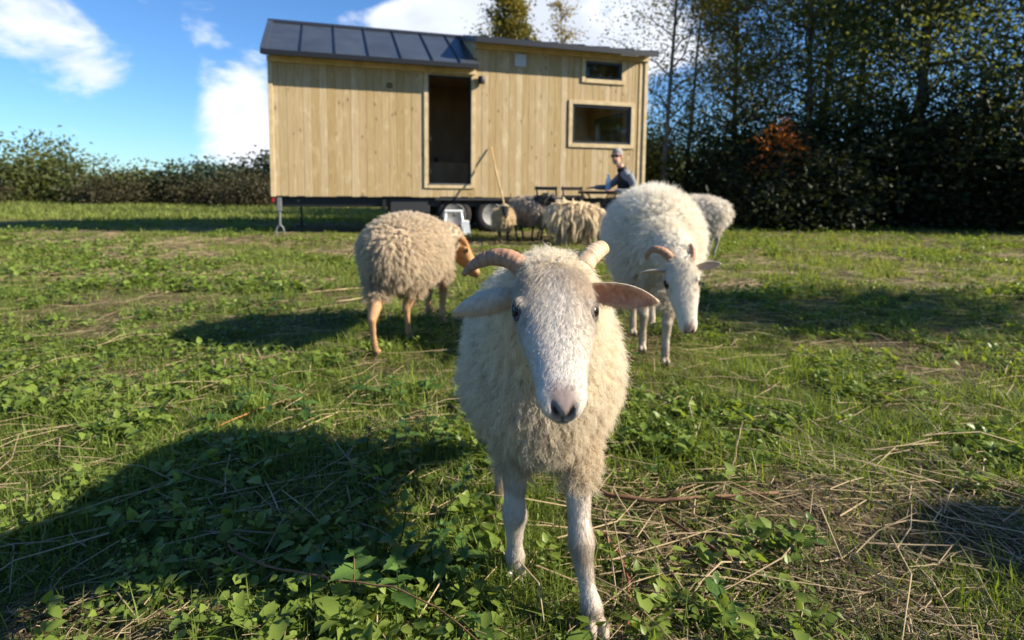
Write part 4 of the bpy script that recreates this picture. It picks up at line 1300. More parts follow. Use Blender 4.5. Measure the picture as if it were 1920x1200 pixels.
def brown_faced_sheep():
    loc, rz = (-0.55, 3.35, 0), rad(77)
    W = to_local(loc, rz)
    S = dict(voxel=0.0065, smooth=4)
    S['spine'] = [(-0.43, 0, .51, .09, .10), (-0.38, 0, .50, .145, .155), (-0.23, 0, .495, .18, .195), (-0.05, 0, .49, .185, .20), (0.14, 0, .475, .16, .18), (0.26, 0, .46, .11, .13)]
    S['extra'] = [((-0.14, 0.0, 0.44), (0.27, 0.175, 0.15))]
    pol = W(-.352, 3.66, .535)
    S['neck'] = [(0.14, 0, .50, .125), (0.24, -0.04, .52, .105), (0.31, -0.10, .535, .085), (pol[0], pol[1] + 0.02, .53, .066)]
    S['head'] = dict(poll=pol, dir=tuple(Vector(W(-.235, 3.70, .33)) - Vector(pol)), up=tuple(Vector(W(-.352 + 0.7, 3.66 + 0.1, .535 + 0.5)) - Vector(pol)), scale=1.02)
    S['legs'] = [side_leg(W(-.674, 2.91), (-0.34, .07, .42), True, 0.92), side_leg(W(-.556, 3.206), (-0.18, -.085, .42), True, 0.95),
                 side_leg(W(-.53, 3.753), (0.24, .06, .40), False), side_leg(W(-.421, 3.581), (0.18, -.085, .40), False, 1.15)]
    S['ears'] = [(W(-.325, 3.585, .535), W(-.265, 3.515, .505), 0.04, (0.1, -0.8, -0.5), 0.008, 0.4), (W(-.36, 3.72, .54), W(-.34, 3.82, .52), 0.04, (0.5, 0, -0.6), 0.008, 0.4)]
    S['col'] = dict(fleece=(.55, .45, .32), dirt=(.44, .34, .22), face=(.47, .26, .115), leg=(.42, .25, .13), hoof=(.22, .15, .09), muzzle=(.36, .24, .18), brow=(.42, .20, .07), ear=(.42, .21, .08), ear_in=(.45, .28, .16))
    S['leg_z'] = 0.285; S['dirt_z'] = (0.22, 0.5); S['low_z'] = (0.25, 0.45); S['hoof_dir'] = (1, 0)
    S['wool'] = dict(len=0.046, n=70000, r=0.00055, K=8, tip=(.76, .67, .53), lift=0.66, comb=0.42, clump=0.58, clumps=3200, curl=0.0050, curlf=2.0, low=0.05, mess=0.5, neck=0.35, poll=0.3, sweep=-0.05, len_noise=0.8, tipr=0.4)
    S['fur_n'] = 12000; S['fur_len'] = 0.008; S['fur_r'] = 0.00035; S['poll_wool'] = -0.01
    return sheep('cream sheep with ginger face and legs turned away on the left', loc, rz, S, 8)


def far_sheep(label, loc, rz, k, col, wool, head_dir, pol, nmul=1.0, long=1.0, seed=1, ears=True, wide=1.0):
    S = dict(voxel=0.011, smooth=3)
    S['spine'] = [(-0.40 * k * long, 0, .49 * k, .09 * k, .10 * k), (-0.34 * k * long, 0, .48 * k, .15 * k * wide, .16 * k), (-0.18 * k * long, 0, .475 * k, .18 * k * wide, .19 * k), (0.0, 0, .47 * k, .18 * k * wide, .19 * k),
                  (0.16 * k * long, 0, .46 * k, .155 * k * wide, .175 * k), (0.25 * k * long, 0, .455 * k, .10 * k, .12 * k)]
    pol = tuple(q * k for q in pol)
    S['neck'] = [(0.12 * k * long, 0, .50 * k, .12 * k), (0.5 * (0.18 * k * long + pol[0]), 0.5 * pol[1], 0.5 * (.52 * k + pol[2]), .095 * k), (pol[0] - 0.02 * k, pol[1], pol[2] - 0.01 * k, .066 * k)]
    S['head'] = dict(poll=pol, dir=head_dir, up=(0.6 if head_dir[2] < -0.3 else 0, 0, 0.8), scale=0.92 * k)
    a, b = 0.19 * k * long, -0.27 * k * long
    S['legs'] = [side_leg((a, .075 * k, 0), (a - 0.02, .08 * k, .40 * k), False, k), side_leg((a - 0.05 * k, -.075 * k, 0), (a - 0.04, -.08 * k, .40 * k), False, k),
                 side_leg((b, .085 * k, 0), (b - 0.03, .085 * k, .40 * k), True, k), side_leg((b + 0.05 * k, -.085 * k, 0), (b, -.085 * k, .40 * k), True, k)]
    P, aa, up, lat, sc = head_frame(S['head'])
    if ears:
        S['ears'] = [(P + lat * (s * 0.05 * k) + aa * 0.02 * k, P + lat * (s * 0.16 * k) + aa * 0.01 * k + Vector((0, 0, 0.01 * k)), 0.045 * k, aa + Vector((0, 0, -0.3)), 0.012, 0.3) for s in (-1, 1)]
    S['col'] = col
    S['leg_z'] = 0.245 * k; S['dirt_z'] = (0.2 * k, 0.45 * k); S['low_z'] = (0.25 * k, 0.45 * k)
    S['wool'] = wool
    S['eye_r'] = 0.010
    return sheep(label, loc, rz, S, seed)


def build_flock():
    front_sheep(); white_sheep(); brown_faced_sheep()
    wl = lambda **q: dict(dict(len=0.07, n=14000, r=0.0013, K=5, tip=(.7, .6, .45), lift=0.7, comb=0.5, clump=0.75, clumps=420, curl=0.004, curlf=1.2, low=0.1, neck=0.7, poll=0.4, sweep=-0.1, len_noise=0.6, tipr=0.5), **q)
    far_sheep('pale grey sheep seen from behind at the far right, beside the dark trees', (2.20, 7.45, 0), rad(165), 1.13,
              dict(fleece=(.62, .57, .49), face=(.3, .28, .25), leg=(.3, .27, .23), hoof=(.1, .08, .06), muzzle=(.1, .08, .07), dirt=(.3, .26, .2)), wl(tip=(.80, .75, .66), len=0.06, clump=0.45, clumps=900), (0.6, 0.0, -0.8), (0.42, 0, 0.42), seed=11)
    far_sheep('shaggy long-haired cream sheep behind the front sheep, below the bistro table', (0.98, 8.75, 0), rad(8), 0.95,
              dict(fleece=(.68, .56, .38), face=(.4, .3, .2), leg=(.25, .18, .12), hoof=(.1, .08, .06), muzzle=(.1, .08, .07), dirt=(.34, .25, .15)),
              wl(tip=(.90, .80, .62), len=0.17, n=20000, clump=0.92, clumps=300, lift=0.33, comb=0.95, K=7, r=0.0014, low=0.5, curl=0.008, curlf=1.8), (0.7, 0.0, -0.7), (0.50, 0, 0.40), long=1.15, seed=12)
    far_sheep('grey sheep with dark neck and head turned right beside the folding chair', (0.29, 9.45, 0), rad(-52), 1.02,
              dict(fleece=(.40, .35, .29), face=(.055, .05, .048), leg=(.035, .03, .028), hoof=(.03, .025, .02), muzzle=(.12, .09, .09), neckcol=(.085, .075, .07), dirt=(.35, .29, .22), ear=(.06, .05, .05)),
              wl(tip=(.62, .55, .46)), (0.72, 0.45, -0.42), (0.30, 0.12, 0.70), seed=13)
    far_sheep('small cream sheep with black face and legs under the leaning stick', (-0.13, 8.98, 0), rad(-86), 0.80,
              dict(fleece=(.52, .42, .27), face=(.022, .02, .018), leg=(.025, .02, .018), hoof=(.03, .025, .02), muzzle=(.10, .09, .085), dirt=(.38, .28, .17), ear=(.30, .29, .28)),
              wl(tip=(.80, .68, .48), n=10000, len=0.06), (0.62, 0.05, -0.75), (0.33, 0, 0.70), seed=14)


build_flock()

# ------------------------------------------------------------------ trees and shrubs
def leaf_quads(name, pos, size, rng, mat, tint, droop=0.0, aspect=0.55, vert=0.0):
    """one mesh of small folded leaves at the given points"""
    n = len(pos)
    ax = rng.normal(size=(n, 3)); ax[:, 2] = ax[:, 2] * 0.6 - droop
    ax /= np.linalg.norm(ax, axis=1, keepdims=True)
    nr = rng.normal(size=(n, 3)); nr[:, 2] += vert
    sd = np.cross(ax, nr); sd /= np.maximum(np.linalg.norm(sd, axis=1, keepdims=True), 1e-9)
    s = size * rng.uniform(0.6, 1.4, n)[:, None]
    up = np.cross(sd, ax)
    a = pos - ax * s * 0.5
    b = pos + sd * s * aspect * 0.5 + up * s * 0.06
    c = pos + ax * s * 0.5
    d = pos - sd * s * aspect * 0.5 + up * s * 0.06
    v = np.stack([a, b, c, d], 1).reshape(-1, 3)
    me = np_mesh(name, v, np.arange(4 * n), np.full(n, 4), mat)
    at = me.attributes.new('tint', 'FLOAT', 'FACE')
    at.data.foreach_set('value', tint.astype(np.float32))
    return me


def branch_system(rng, h, r0, lean=(0, 0), limb_n=14, spread=0.35, first=0.25, up=0.6, sub=5, twig=0.3, droop=0.0):
    """trunk and limbs as one mesh, plus the points where foliage hangs"""
    mb = MB(); tips = []
    nseg = 9
    tr = []
    off = np.zeros(2)
    for i in range(nseg + 1):
        u = i / nseg
        off = off + rng.normal(size=2) * 0.02 * h * 0.3
        tr.append(Vector((lean[0] * u * h + off[0] * u, lean[1] * u * h + off[1] * u, u * h)))
    mb.tube(tr, [r0 * (1 - 0.88 * (i / nseg) ** 0.9) * (1.25 if i == 0 else 1) for i in range(nseg + 1)], 8)
    for k in range(limb_n):
        u = first + (0.97 - first) * (k + rng.random() * 0.8) / limb_n
        i = min(int(u * nseg), nseg - 1); f = u * nseg - i
        p = tr[i].lerp(tr[i + 1], f)
        a = k * 2.4 + rng.random() * 0.9
        ln = spread * h * (1.05 - 0.75 * max(0.0, (u - first) / (1 - first))) * rng.uniform(0.7, 1.15)
        d = Vector((math.cos(a), math.sin(a), up * rng.uniform(0.6, 1.3))).normalized()
        pts = [p]; rr = [r0 * 0.42 * (1 - u * 0.6)]
        for j in range(1, 5):
            q = pts[-1] + d * (ln / 4) + Vector(rng.normal(size=3) * ln * 0.05)
            d = (d + Vector((0, 0, -0.12 - droop * 0.35)) + Vector(rng.normal(size=3) * 0.12)).normalized()
            pts.append(q); rr.append(rr[0] * (1 - 0.22 * j))
        mb.tube(pts, rr, 5)
        for j in range(sub):
            t = 0.3 + 0.7 * rng.random()
            i2 = min(int(t * 4), 3); b = pts[i2].lerp(pts[i2 + 1], t * 4 - i2)
            e = b + Vector(rng.normal(size=3)) * ln * 0.16 + Vector((0, 0, 0.08 * ln - droop * ln * 0.3))
            mb.tube([b, (b + e) * 0.5 + Vector((0, 0, 0.03 * ln)), e], [rr[i2] * 0.4, rr[i2] * 0.25, rr[i2] * 0.1], 4)
            tips.append((np.array(e), ln))
        tips.append((np.array(pts[-1]), ln))
    tips.append((np.array(tr[-1]), spread * h * 0.4))
    return mb, tips


def make_tree(name, label, cat, loc, h, r0, leafmat, barkmat, n, size, seed, spread=0.35, first=0.25, up=0.6, limb_n=14, sub=5, cl=0.22, droop=0.0, lean=(0, 0), group=None, hang=0.0, zmax=None):
    rng = np.random.default_rng(seed)
    root = empty(name, loc, 0.0)
    tag(root, label, cat, group)
    mb, tips = branch_system(rng, h, r0, lean, limb_n, spread, first, up, sub, droop=droop)
    mb.build('trunk', barkmat, root, True)
    P = np.array([t[0] for t in tips]); Ls = np.array([t[1] for t in tips])
    idx = rng.integers(0, len(P), n)
    g = rng.normal(size=(n, 3)) * (Ls[idx, None] * cl)
    g[:, 2] *= 0.75
    if hang:
        g[:, 2] -= rng.random(n) * hang * (rng.random(n) < 0.6)
        g[:, :2] *= 0.55
    pos = P[idx] + g
    ct = rng.random(len(P))
    tint = np.clip(0.55 * ct[idx] + 0.45 * rng.random(n), 0, 1)
    me = leaf_quads('crown', pos, size, rng, leafmat, tint, droop=0.3 + droop)
    link('crown', me, root)
    return root


def make_shrub(name, label, cat, loc, w, h, leafmat, barkmat, n, size, seed, group=None, stems=9, cl=0.12):
    rng = np.random.default_rng(seed)
    root = empty(name, loc, 0.0)
    tag(root, label, cat, group)
    mb = MB(); P = []
    for k in range(stems):
        a = rng.random() * 6.28; rr = w * 0.5 * math.sqrt(rng.random())
        hh = h * rng.uniform(0.6, 1.0) * (1 - 0.3 * rr / (w * 0.5))
        b = Vector((rr * 0.4 * math.cos(a), rr * 0.4 * math.sin(a), 0)); e = Vector((rr * math.cos(a), rr * math.sin(a), hh))
        m = b.lerp(e, 0.5) + Vector(rng.normal(size=3) * 0.08)
        mb.tube([b, m, e], [0.03, 0.02, 0.006], 5)
        for t in np.linspace(0.15, 1.0, 7):
            q = (b.lerp(m, t * 2) if t < 0.5 else m.lerp(e, t * 2 - 1))
            for j in range(2):
                P.append(np.array(q + Vector(rng.normal(size=3)) * w * 0.09))
    mb.build('stem', barkmat, root, True)
    P = np.array(P)
    idx = rng.integers(0, len(P), n)
    pos = P[idx] + rng.normal(size=(n, 3)) * np.array([w * cl, w * cl, h * cl * 0.8])
    pos[:, 2] = np.abs(pos[:, 2])
    ct = rng.random(len(P))
    tint = np.clip(0.5 * ct[idx] + 0.5 * rng.random(n), 0, 1)
    link('foliage', leaf_quads('foliage', pos, size, rng, leafmat, tint, 0.2), root)
    return root


M['bark'] = noise_material('tree_bark', (0.045, 0.035, 0.026), (0.11, 0.09, 0.07), 6, 0.9, (1, 1, 0.3), 5, 0.4)
M['birch_bark'] = noise_material('pale_bark', (0.10, 0.09, 0.08), (0.22, 0.20, 0.17), 5, 0.9, (1, 1, 0.4), 5, 0.3)
M['leaf_dark'] = leaf_material('leaf_dark_green', (0.040, 0.058, 0.020), (0.165, 0.190, 0.062), 0.48)
M['leaf_under_shade'] = leaf_material('undergrowth_leaf_shaded', (0.010, 0.017, 0.006), (0.040, 0.052, 0.016), 0.25)  # leaf green darkened to paint in the shade at the wood's foot
M['leaf_mid'] = leaf_material('leaf_green', (0.050, 0.070, 0.018), (0.165, 0.185, 0.050), 0.42)
M['leaf_yellow'] = leaf_material('leaf_yellow_green', (0.095, 0.095, 0.018), (0.30, 0.24, 0.045), 0.40)
M['leaf_pale'] = leaf_material('leaf_pale', (0.16, 0.14, 0.06), (0.38, 0.31, 0.15), 0.40)
M['leaf_orange'] = leaf_material('leaf_orange', (0.24, 0.065, 0.012), (0.48, 0.16, 0.025), 0.40)
M['leaf_conifer'] = leaf_material('needles', (0.010, 0.020, 0.009), (0.035, 0.050, 0.018), 0.12)
M['leaf_bramble'] = leaf_material('bramble_leaf', (0.022, 0.026, 0.011), (0.075, 0.062, 0.030), 0.25)


def build_trees():
    D, Md, Y, Pl, O, Cn, Br = (M[k] for k in ('leaf_dark', 'leaf_mid', 'leaf_yellow', 'leaf_pale', 'leaf_orange', 'leaf_conifer', 'leaf_bramble'))
    B, BB = M['bark'], M['birch_bark']
    # behind the roof
    make_tree('poplar_tree', 'yellow-green poplar rising behind the roof of the house', 'tree', (-0.05, 32.0, 0), 10.6, 0.16, Y, B, 22000, 0.17, 21, 0.24, 0.10, 1.1, 26, 6, 0.30, group='trees behind the house')
    make_tree('poplar_tree', 'pale thinly leaved poplar behind the roof, right of the yellow-green one', 'tree', (2.25, 31.0, 0), 10.0, 0.13, Pl, BB, 4200, 0.13, 22, 0.19, 0.15, 1.2, 20, 5, 0.26, group='trees behind the house')
    # right edge of the wood
    make_tree('birch_tree', 'slender thinly leaved birch just right of the house', 'tree', (4.15, 16.5, 0), 9.5, 0.085, Y, BB, 6500, 0.07, 23, 0.26, 0.16, 0.75, 22, 6, 0.22, lean=(0.012, 0), group='trees at the right of the meadow')
    make_tree('birch_tree', 'light leaning birch between the slender birch and the dark wood', 'tree', (5.5, 19.0, 0), 9.0, 0.08, Y, BB, 6500, 0.085, 24, 0.30, 0.15, 0.7, 20, 6, 0.22, lean=(0.03, 0), group='trees at the right of the meadow')
    big = [(6.9, 18.6, 7.2, Y, 'yellowish green tree at the left edge of the dark wood'), (7.6, 15.4, 7.8, D, 'dark broadleaf tree in the wood, left of the orange sapling'),
           (9.4, 18.2, 9.0, D, 'tall dark tree at the back of the wood behind the orange sapling'), (9.9, 14.6, 8.6, D, 'dark dense tree just right of the orange sapling'),
           (11.6, 17.2, 9.2, Md, 'green tree at the back of the wood near the right edge'), (12.4, 14.2, 8.4, D, 'dense dark tree near the right edge of the picture'),
           (14.6, 16.2, 9.0, D, 'dark tree at the far right edge of the picture')]
    for k, (x, y, h, m, lb) in enumerate(big):
        make_tree('broadleaf_tree', lb, 'tree', (x, y, 0), h, 0.13, m, B, 19000, 0.098, 40 + k, 0.36, 0.06, 0.55, 24, 6, 0.24, group='trees at the right of the meadow')
    # the wood goes on out of the picture to the right and shades its edge
    for k, (x, y, h) in enumerate([(16.2, 12.9, 8.5), (20.0, 13.6, 9.5)]):
        make_tree('broadleaf_tree', ('nearer', 'farther')[k] + ' dark tree of the wood out of the picture on the right', 'tree', (x, y, 0), h, 0.16, D, B, 6000, 0.22, 60 + k, 0.38, 0.08, 0.55, 18, 6, 0.26, group='trees out of the picture on the right')
    for k, (x, y, h) in enumerate([(14.0, -7.5, 8.5), (17.5, -5.0, 9.0), (11.0, -11.0, 8.5), (21.0, -9.0, 10.0)]):  # unseen trees put in so the panes mirror something dark
        make_tree('broadleaf_tree', ('nearest', 'second', 'third', 'farthest')[k] + ' of the trees added behind the camera to darken the window reflections', 'tree', (x, y, 0), h, 0.16, D, B, 7000, 0.22, 160 + k, 0.38, 0.08, 0.55, 18, 6, 0.26, group='trees behind the camera')
    make_tree('offscreen_young_tree', 'young tree out of the picture to the right, shading the middle grass', 'tree', (9.0, 3.35, 0), 4.9, 0.07, Md, B, 5000, 0.10, 71, 0.24, 0.5, 0.8, 12, 6, 0.26)
    make_tree('offscreen_young_tree', 'young tree added out of the picture to shade the front grass', 'tree', (5.3, 0.85, 0), 2.35, 0.05, Md, B, 5000, 0.075, 72, 0.20, 0.45, 0.8, 12, 6, 0.28)  # tree put in unseen; its low crown shades only the ground
    make_tree('offscreen_young_tree', 'slim young tree added out of the picture to shade the bottom edge', 'tree', (5.6, -0.15, 0), 2.7, 0.05, Md, B, 5000, 0.085, 73, 0.13, 0.42, 0.9, 12, 6, 0.30)  # added unseen, only to cast shade over the nearest strip of grass
    make_tree('willow_tree', 'willow with branches hanging into the top right of the wood', 'tree', (9.1, 15.9, 0), 9.6, 0.13, D, B, 9000, 0.11, 75, 0.30, 0.55, 0.5, 14, 7, 0.12, droop=0.5, hang=1.3, group='trees at the right of the meadow')
    make_tree('maple_sapling', 'sapling with orange autumn leaves in front of the dark wood', 'tree', (6.0, 13.4, 0), 2.35, 0.024, O, B, 420, 0.10, 76, 0.36, 0.55, 0.2, 10, 5, 0.30, droop=0.35)
    # undergrowth along the wood
    ug = [(3.7, 18.2, 3.0, 3.0, Y, 'yellow-green leafy shrub right beside the house corner, coloured to look sunlit'), (6.2, 16.6, 3.2, 2.7, D, 'dark shrub under the birches'), (7.9, 15.0, 3.4, 2.9, D, 'dark shrub below the broadleaf trees'),  # first shrub's lighter leaf colour stands in for sunlit foliage behind the window
          (5.6, 15.2, 2.4, 1.7, D, 'low dark shrub in front of the birches'), (9.7, 13.9, 3.4, 3.0, D, 'dark shrub right of the orange sapling'), (11.6, 13.0, 3.4, 3.0, D, 'dark shrub near the right edge of the picture'),
          (13.6, 12.6, 3.4, 3.0, D, 'dark shrub at the far right edge'), (6.3, 12.9, 2.6, 1.35, D, 'low dark shrub at the foot of the orange sapling'), (8.6, 17.5, 4.0, 3.2, D, 'dark shrub deep in the wood behind the orange sapling'), (12.6, 16.0, 4.4, 3.4, D, 'dark shrub deep in the wood at the right')]
    for k, (x, y, w, h, m, lb) in enumerate(ug):
        make_shrub('shrub', lb, 'shrub', (x, y, 0), w, h, M['leaf_under_shade'] if m is D else m, B, 15000, 0.115, 80 + k, group='shrubs along the wood')
    # hedge on the left, far off and on behind the house
    hz = [(-13.6, 27.0, 5.0, 1.75, Cn, 'dark evergreen bush in the hedge left of the house'), (-11.2, 28.0, 3.4, 2.25, Cn, 'tall dark evergreen in the hedge at the corner of the house'), (-17.0, 27.0, 5.0, 1.5, D, 'green bush in the hedge on the left'),
          (-20.8, 26.0, 5.0, 2.3, D, 'tall dark bush in the hedge far left'), (-24.8, 25.0, 5.5, 1.9, Cn, 'dark evergreen bush at the left edge'), (-7.0, 30.0, 5.5, 2.0, D, 'dark bush in the hedge seen under the house, left of the wheels'),
          (-2.5, 31.0, 5.5, 2.0, Md, 'green bush in the hedge hidden behind the middle of the house'), (2.5, 31.0, 5.5, 2.2, D, 'dark bush in the hedge hidden behind the right of the house'), (7.5, 30.0, 6.0, 3.0, D, 'dark bush in the hedge behind the birches')]
    for k, (x, y, w, h, m, lb) in enumerate(hz):
        make_shrub('hedge_bush', lb, 'bush', (x, y, 0), w, h, m, B, 9000, 0.17, 100 + k, group='hedge behind the meadow', stems=14, cl=0.10)
    bz = [(-10.3, 23.5, 3.6, 1.15, 'brown bramble thicket at the corner of the house'), (-12.9, 24.2, 2.4, 0.8, 'brown bramble thicket left of the house'), (-16.3, 23.6, 3.0, 1.0, 'brown bramble thicket on the left'),
          (-21.0, 22.5, 2.8, 0.7, 'brown bramble thicket near the left edge'), (-6.8, 24.5, 3.2, 0.9, 'brown bramble thicket seen under the left end of the house'), (-3.4, 25.0, 3.2, 0.9, 'brown bramble thicket seen under the house near the wheels')]
    for k, (x, y, w, h, lb) in enumerate(bz):
        make_shrub('bramble_thicket', lb, 'shrub', (x, y, 0), w, h, Br, B, 4500, 0.12, 120 + k, group='brambles along the hedge', stems=16, cl=0.12)


build_trees()

# ------------------------------------------------------------------ things by the house
M['stick'] = noise_material('stick_wood', (0.42, 0.28, 0.13), (0.58, 0.42, 0.22), 20, 0.7, (1, 1, 0.2))
M['chair_black'] = material('black_lacquer', (0.016, 0.015, 0.015), 0.35)
M['blue_label'] = material('pale_blue_print', (0.30, 0.46, 0.58), 0.4)


def folding_chair(label, loc, rz):
    r = empty('folding_chair', loc, rz)
    tag(r, label, 'chair', 'black folding chairs')
    m = M['chair_black']
    for s in (-1, 1):
        y = s * 0.19
        MB().bar((-0.22, y, 0.0), (0.20, y, 0.44), 0.022, 0.014).build('leg', m, r)
        MB().bar((0.22, y * 0.9, 0.0), (-0.20, y * 0.9, 0.45), 0.022, 0.014).build('leg', m, r)
        MB().bar((-0.20, y * 0.9, 0.45), (-0.29, y * 0.9, 0.86), 0.022, 0.014).build('back_post', m, r)
    for k in range(6):
        x = -0.17 + k * 0.07
        MB().cbox(x, x + 0.055, -0.20, 0.20, 0.452, 0.468, 0.004).build('slat', m, r)
    for z in (0.66, 0.80):
        MB().cbox(-0.30 - (z - 0.8) * -0.22 * 0 , -0.285, -0.20, 0.20, z, z + 0.055, 0.004).build('back_rail', m, r)
    MB().bar((-0.2, -0.19, 0.03), (-0.2, 0.19, 0.03), 0.014, 0.014).build('stretcher', m, r)
    return r


def build_props():
    # stick leaning on the wall
    top = hw(3.73, -0.03, 1.56); foot = hw(3.86, -0.90, 0.0)
    st = MB().tube([foot, foot.lerp(top, 0.35) + Vector((0.006, 0, 0)), foot.lerp(top, 0.7) - Vector((0.008, 0, 0)), top], [0.017, 0.016, 0.015, 0.013], 10)
    tag(st.build('stick', M['stick'], None, True), 'long pale wooden stick leaning against the wall beside the doorway', 'stick')
    # white step stool
    r = empty('step_stool', (-0.99, 10.30, 0), rad(6))
    tag(r, 'white plastic step stool beside the trailer wheel', 'stool')
    w = M['white_plastic']
    MB().cbox(-0.19, 0.13, -0.12, 0.14, 0.40, 0.435, 0.01).build('seat', w, r)
    for sx, sy in ((-1, -1), (-1, 1), (1, -1), (1, 1)):
        a = Vector((-0.03 + sx * 0.13, 0.01 + sy * 0.10, 0.40)); b = Vector((-0.03 + sx * 0.19, 0.01 + sy * 0.16, 0.0))
        MB().tube([a, b], [(0.028, 0.022), (0.034, 0.026)], 4).build('leg', w, r)
    MB().cbox(0.10, 0.235, -0.15, 0.17, 0.225, 0.25, 0.008).build('lower_step', w, r)
    MB().add([(0.10, -0.15, 0.226), (0.235, -0.15, 0.226), (0.27, -0.17, 0.0), (0.13, -0.17, 0.0), (0.10, -0.13, 0.226), (0.235, -0.13, 0.226), (0.27, -0.15, 0.0), (0.13, -0.15, 0.0)],
             [(0, 3, 2, 1), (4, 5, 6, 7), (0, 1, 5, 4), (1, 2, 6, 5), (2, 3, 7, 6), (3, 0, 4, 7)]).build('side_panel', w, r)
    MB().add([(0.10, 0.15, 0.226), (0.235, 0.15, 0.226), (0.27, 0.17, 0.0), (0.13, 0.17, 0.0), (0.10, 0.17, 0.226), (0.235, 0.17, 0.226), (0.27, 0.19, 0.0), (0.13, 0.19, 0.0)],
             [(0, 3, 2, 1), (4, 5, 6, 7), (0, 1, 5, 4), (1, 2, 6, 5), (2, 3, 7, 6), (3, 0, 4, 7)]).build('side_panel', w, r)

    # bistro set
    folding_chair('black folding chair behind the dark-headed grey sheep', (0.68, 9.95, 0), rad(62))
    folding_chair('black folding chair at the left of the bistro table', (1.10, 9.75, 0), rad(-70))
    folding_chair('black folding chair the man sits on', (1.84, 9.30, 0), rad(190))
    t = empty('bistro_table', (1.35, 9.33, 0), rad(5))
    tag(t, 'black slatted folding bistro table in front of the man', 'table')
    m = M['chair_black']
    for k in range(7):
        MB().cbox(-0.27 + k * 0.079, -0.27 + k * 0.079 + 0.066, -0.27, 0.27, 0.775, 0.795, 0.004).build('slat', m, t)
    MB().cbox(-0.275, 0.275, -0.25, -0.22, 0.75, 0.774, 0.004).build('rail', m, t)
    MB().cbox(-0.275, 0.275, 0.22, 0.25, 0.75, 0.774, 0.004).build('rail', m, t)
    for y in (-0.235, 0.235):
        MB().bar((-0.25, y, 0.0), (0.22, y, 0.75), 0.022, 0.016).build('leg', m, t)
        MB().bar((0.25, y * 0.92, 0.0), (-0.22, y * 0.92, 0.75), 0.022, 0.016).build('leg', m, t)
    MB().bar((0.0, -0.235, 0.39), (0.0, 0.235, 0.39), 0.016, 0.016).build('stretcher', m, t)
    b = empty('bottle', (1.49, 9.30, 0.796)); tag(b, 'white and pale blue bottle on the bistro table', 'bottle')
    MB().lathe([(0.03, 0), (0.042, 0.004), (0.042, 0.15), (0.036, 0.19), (0.018, 0.225), (0.017, 0.24)], (0, 0, 0), (0, 0, 1), 20).build('bottle_body', M['white_plastic'], b, True)
    MB().lathe([(0.0428, 0.03), (0.0428, 0.13)], (0, 0, 0), (0, 0, 1), 20, False).build('band', M['blue_label'], b, True)
    MB().lathe([(0.02, 0.241), (0.02, 0.265), (0.016, 0.268)], (0, 0, 0), (0, 0, 1), 16).build('cap', M['white_plastic'], b, True)


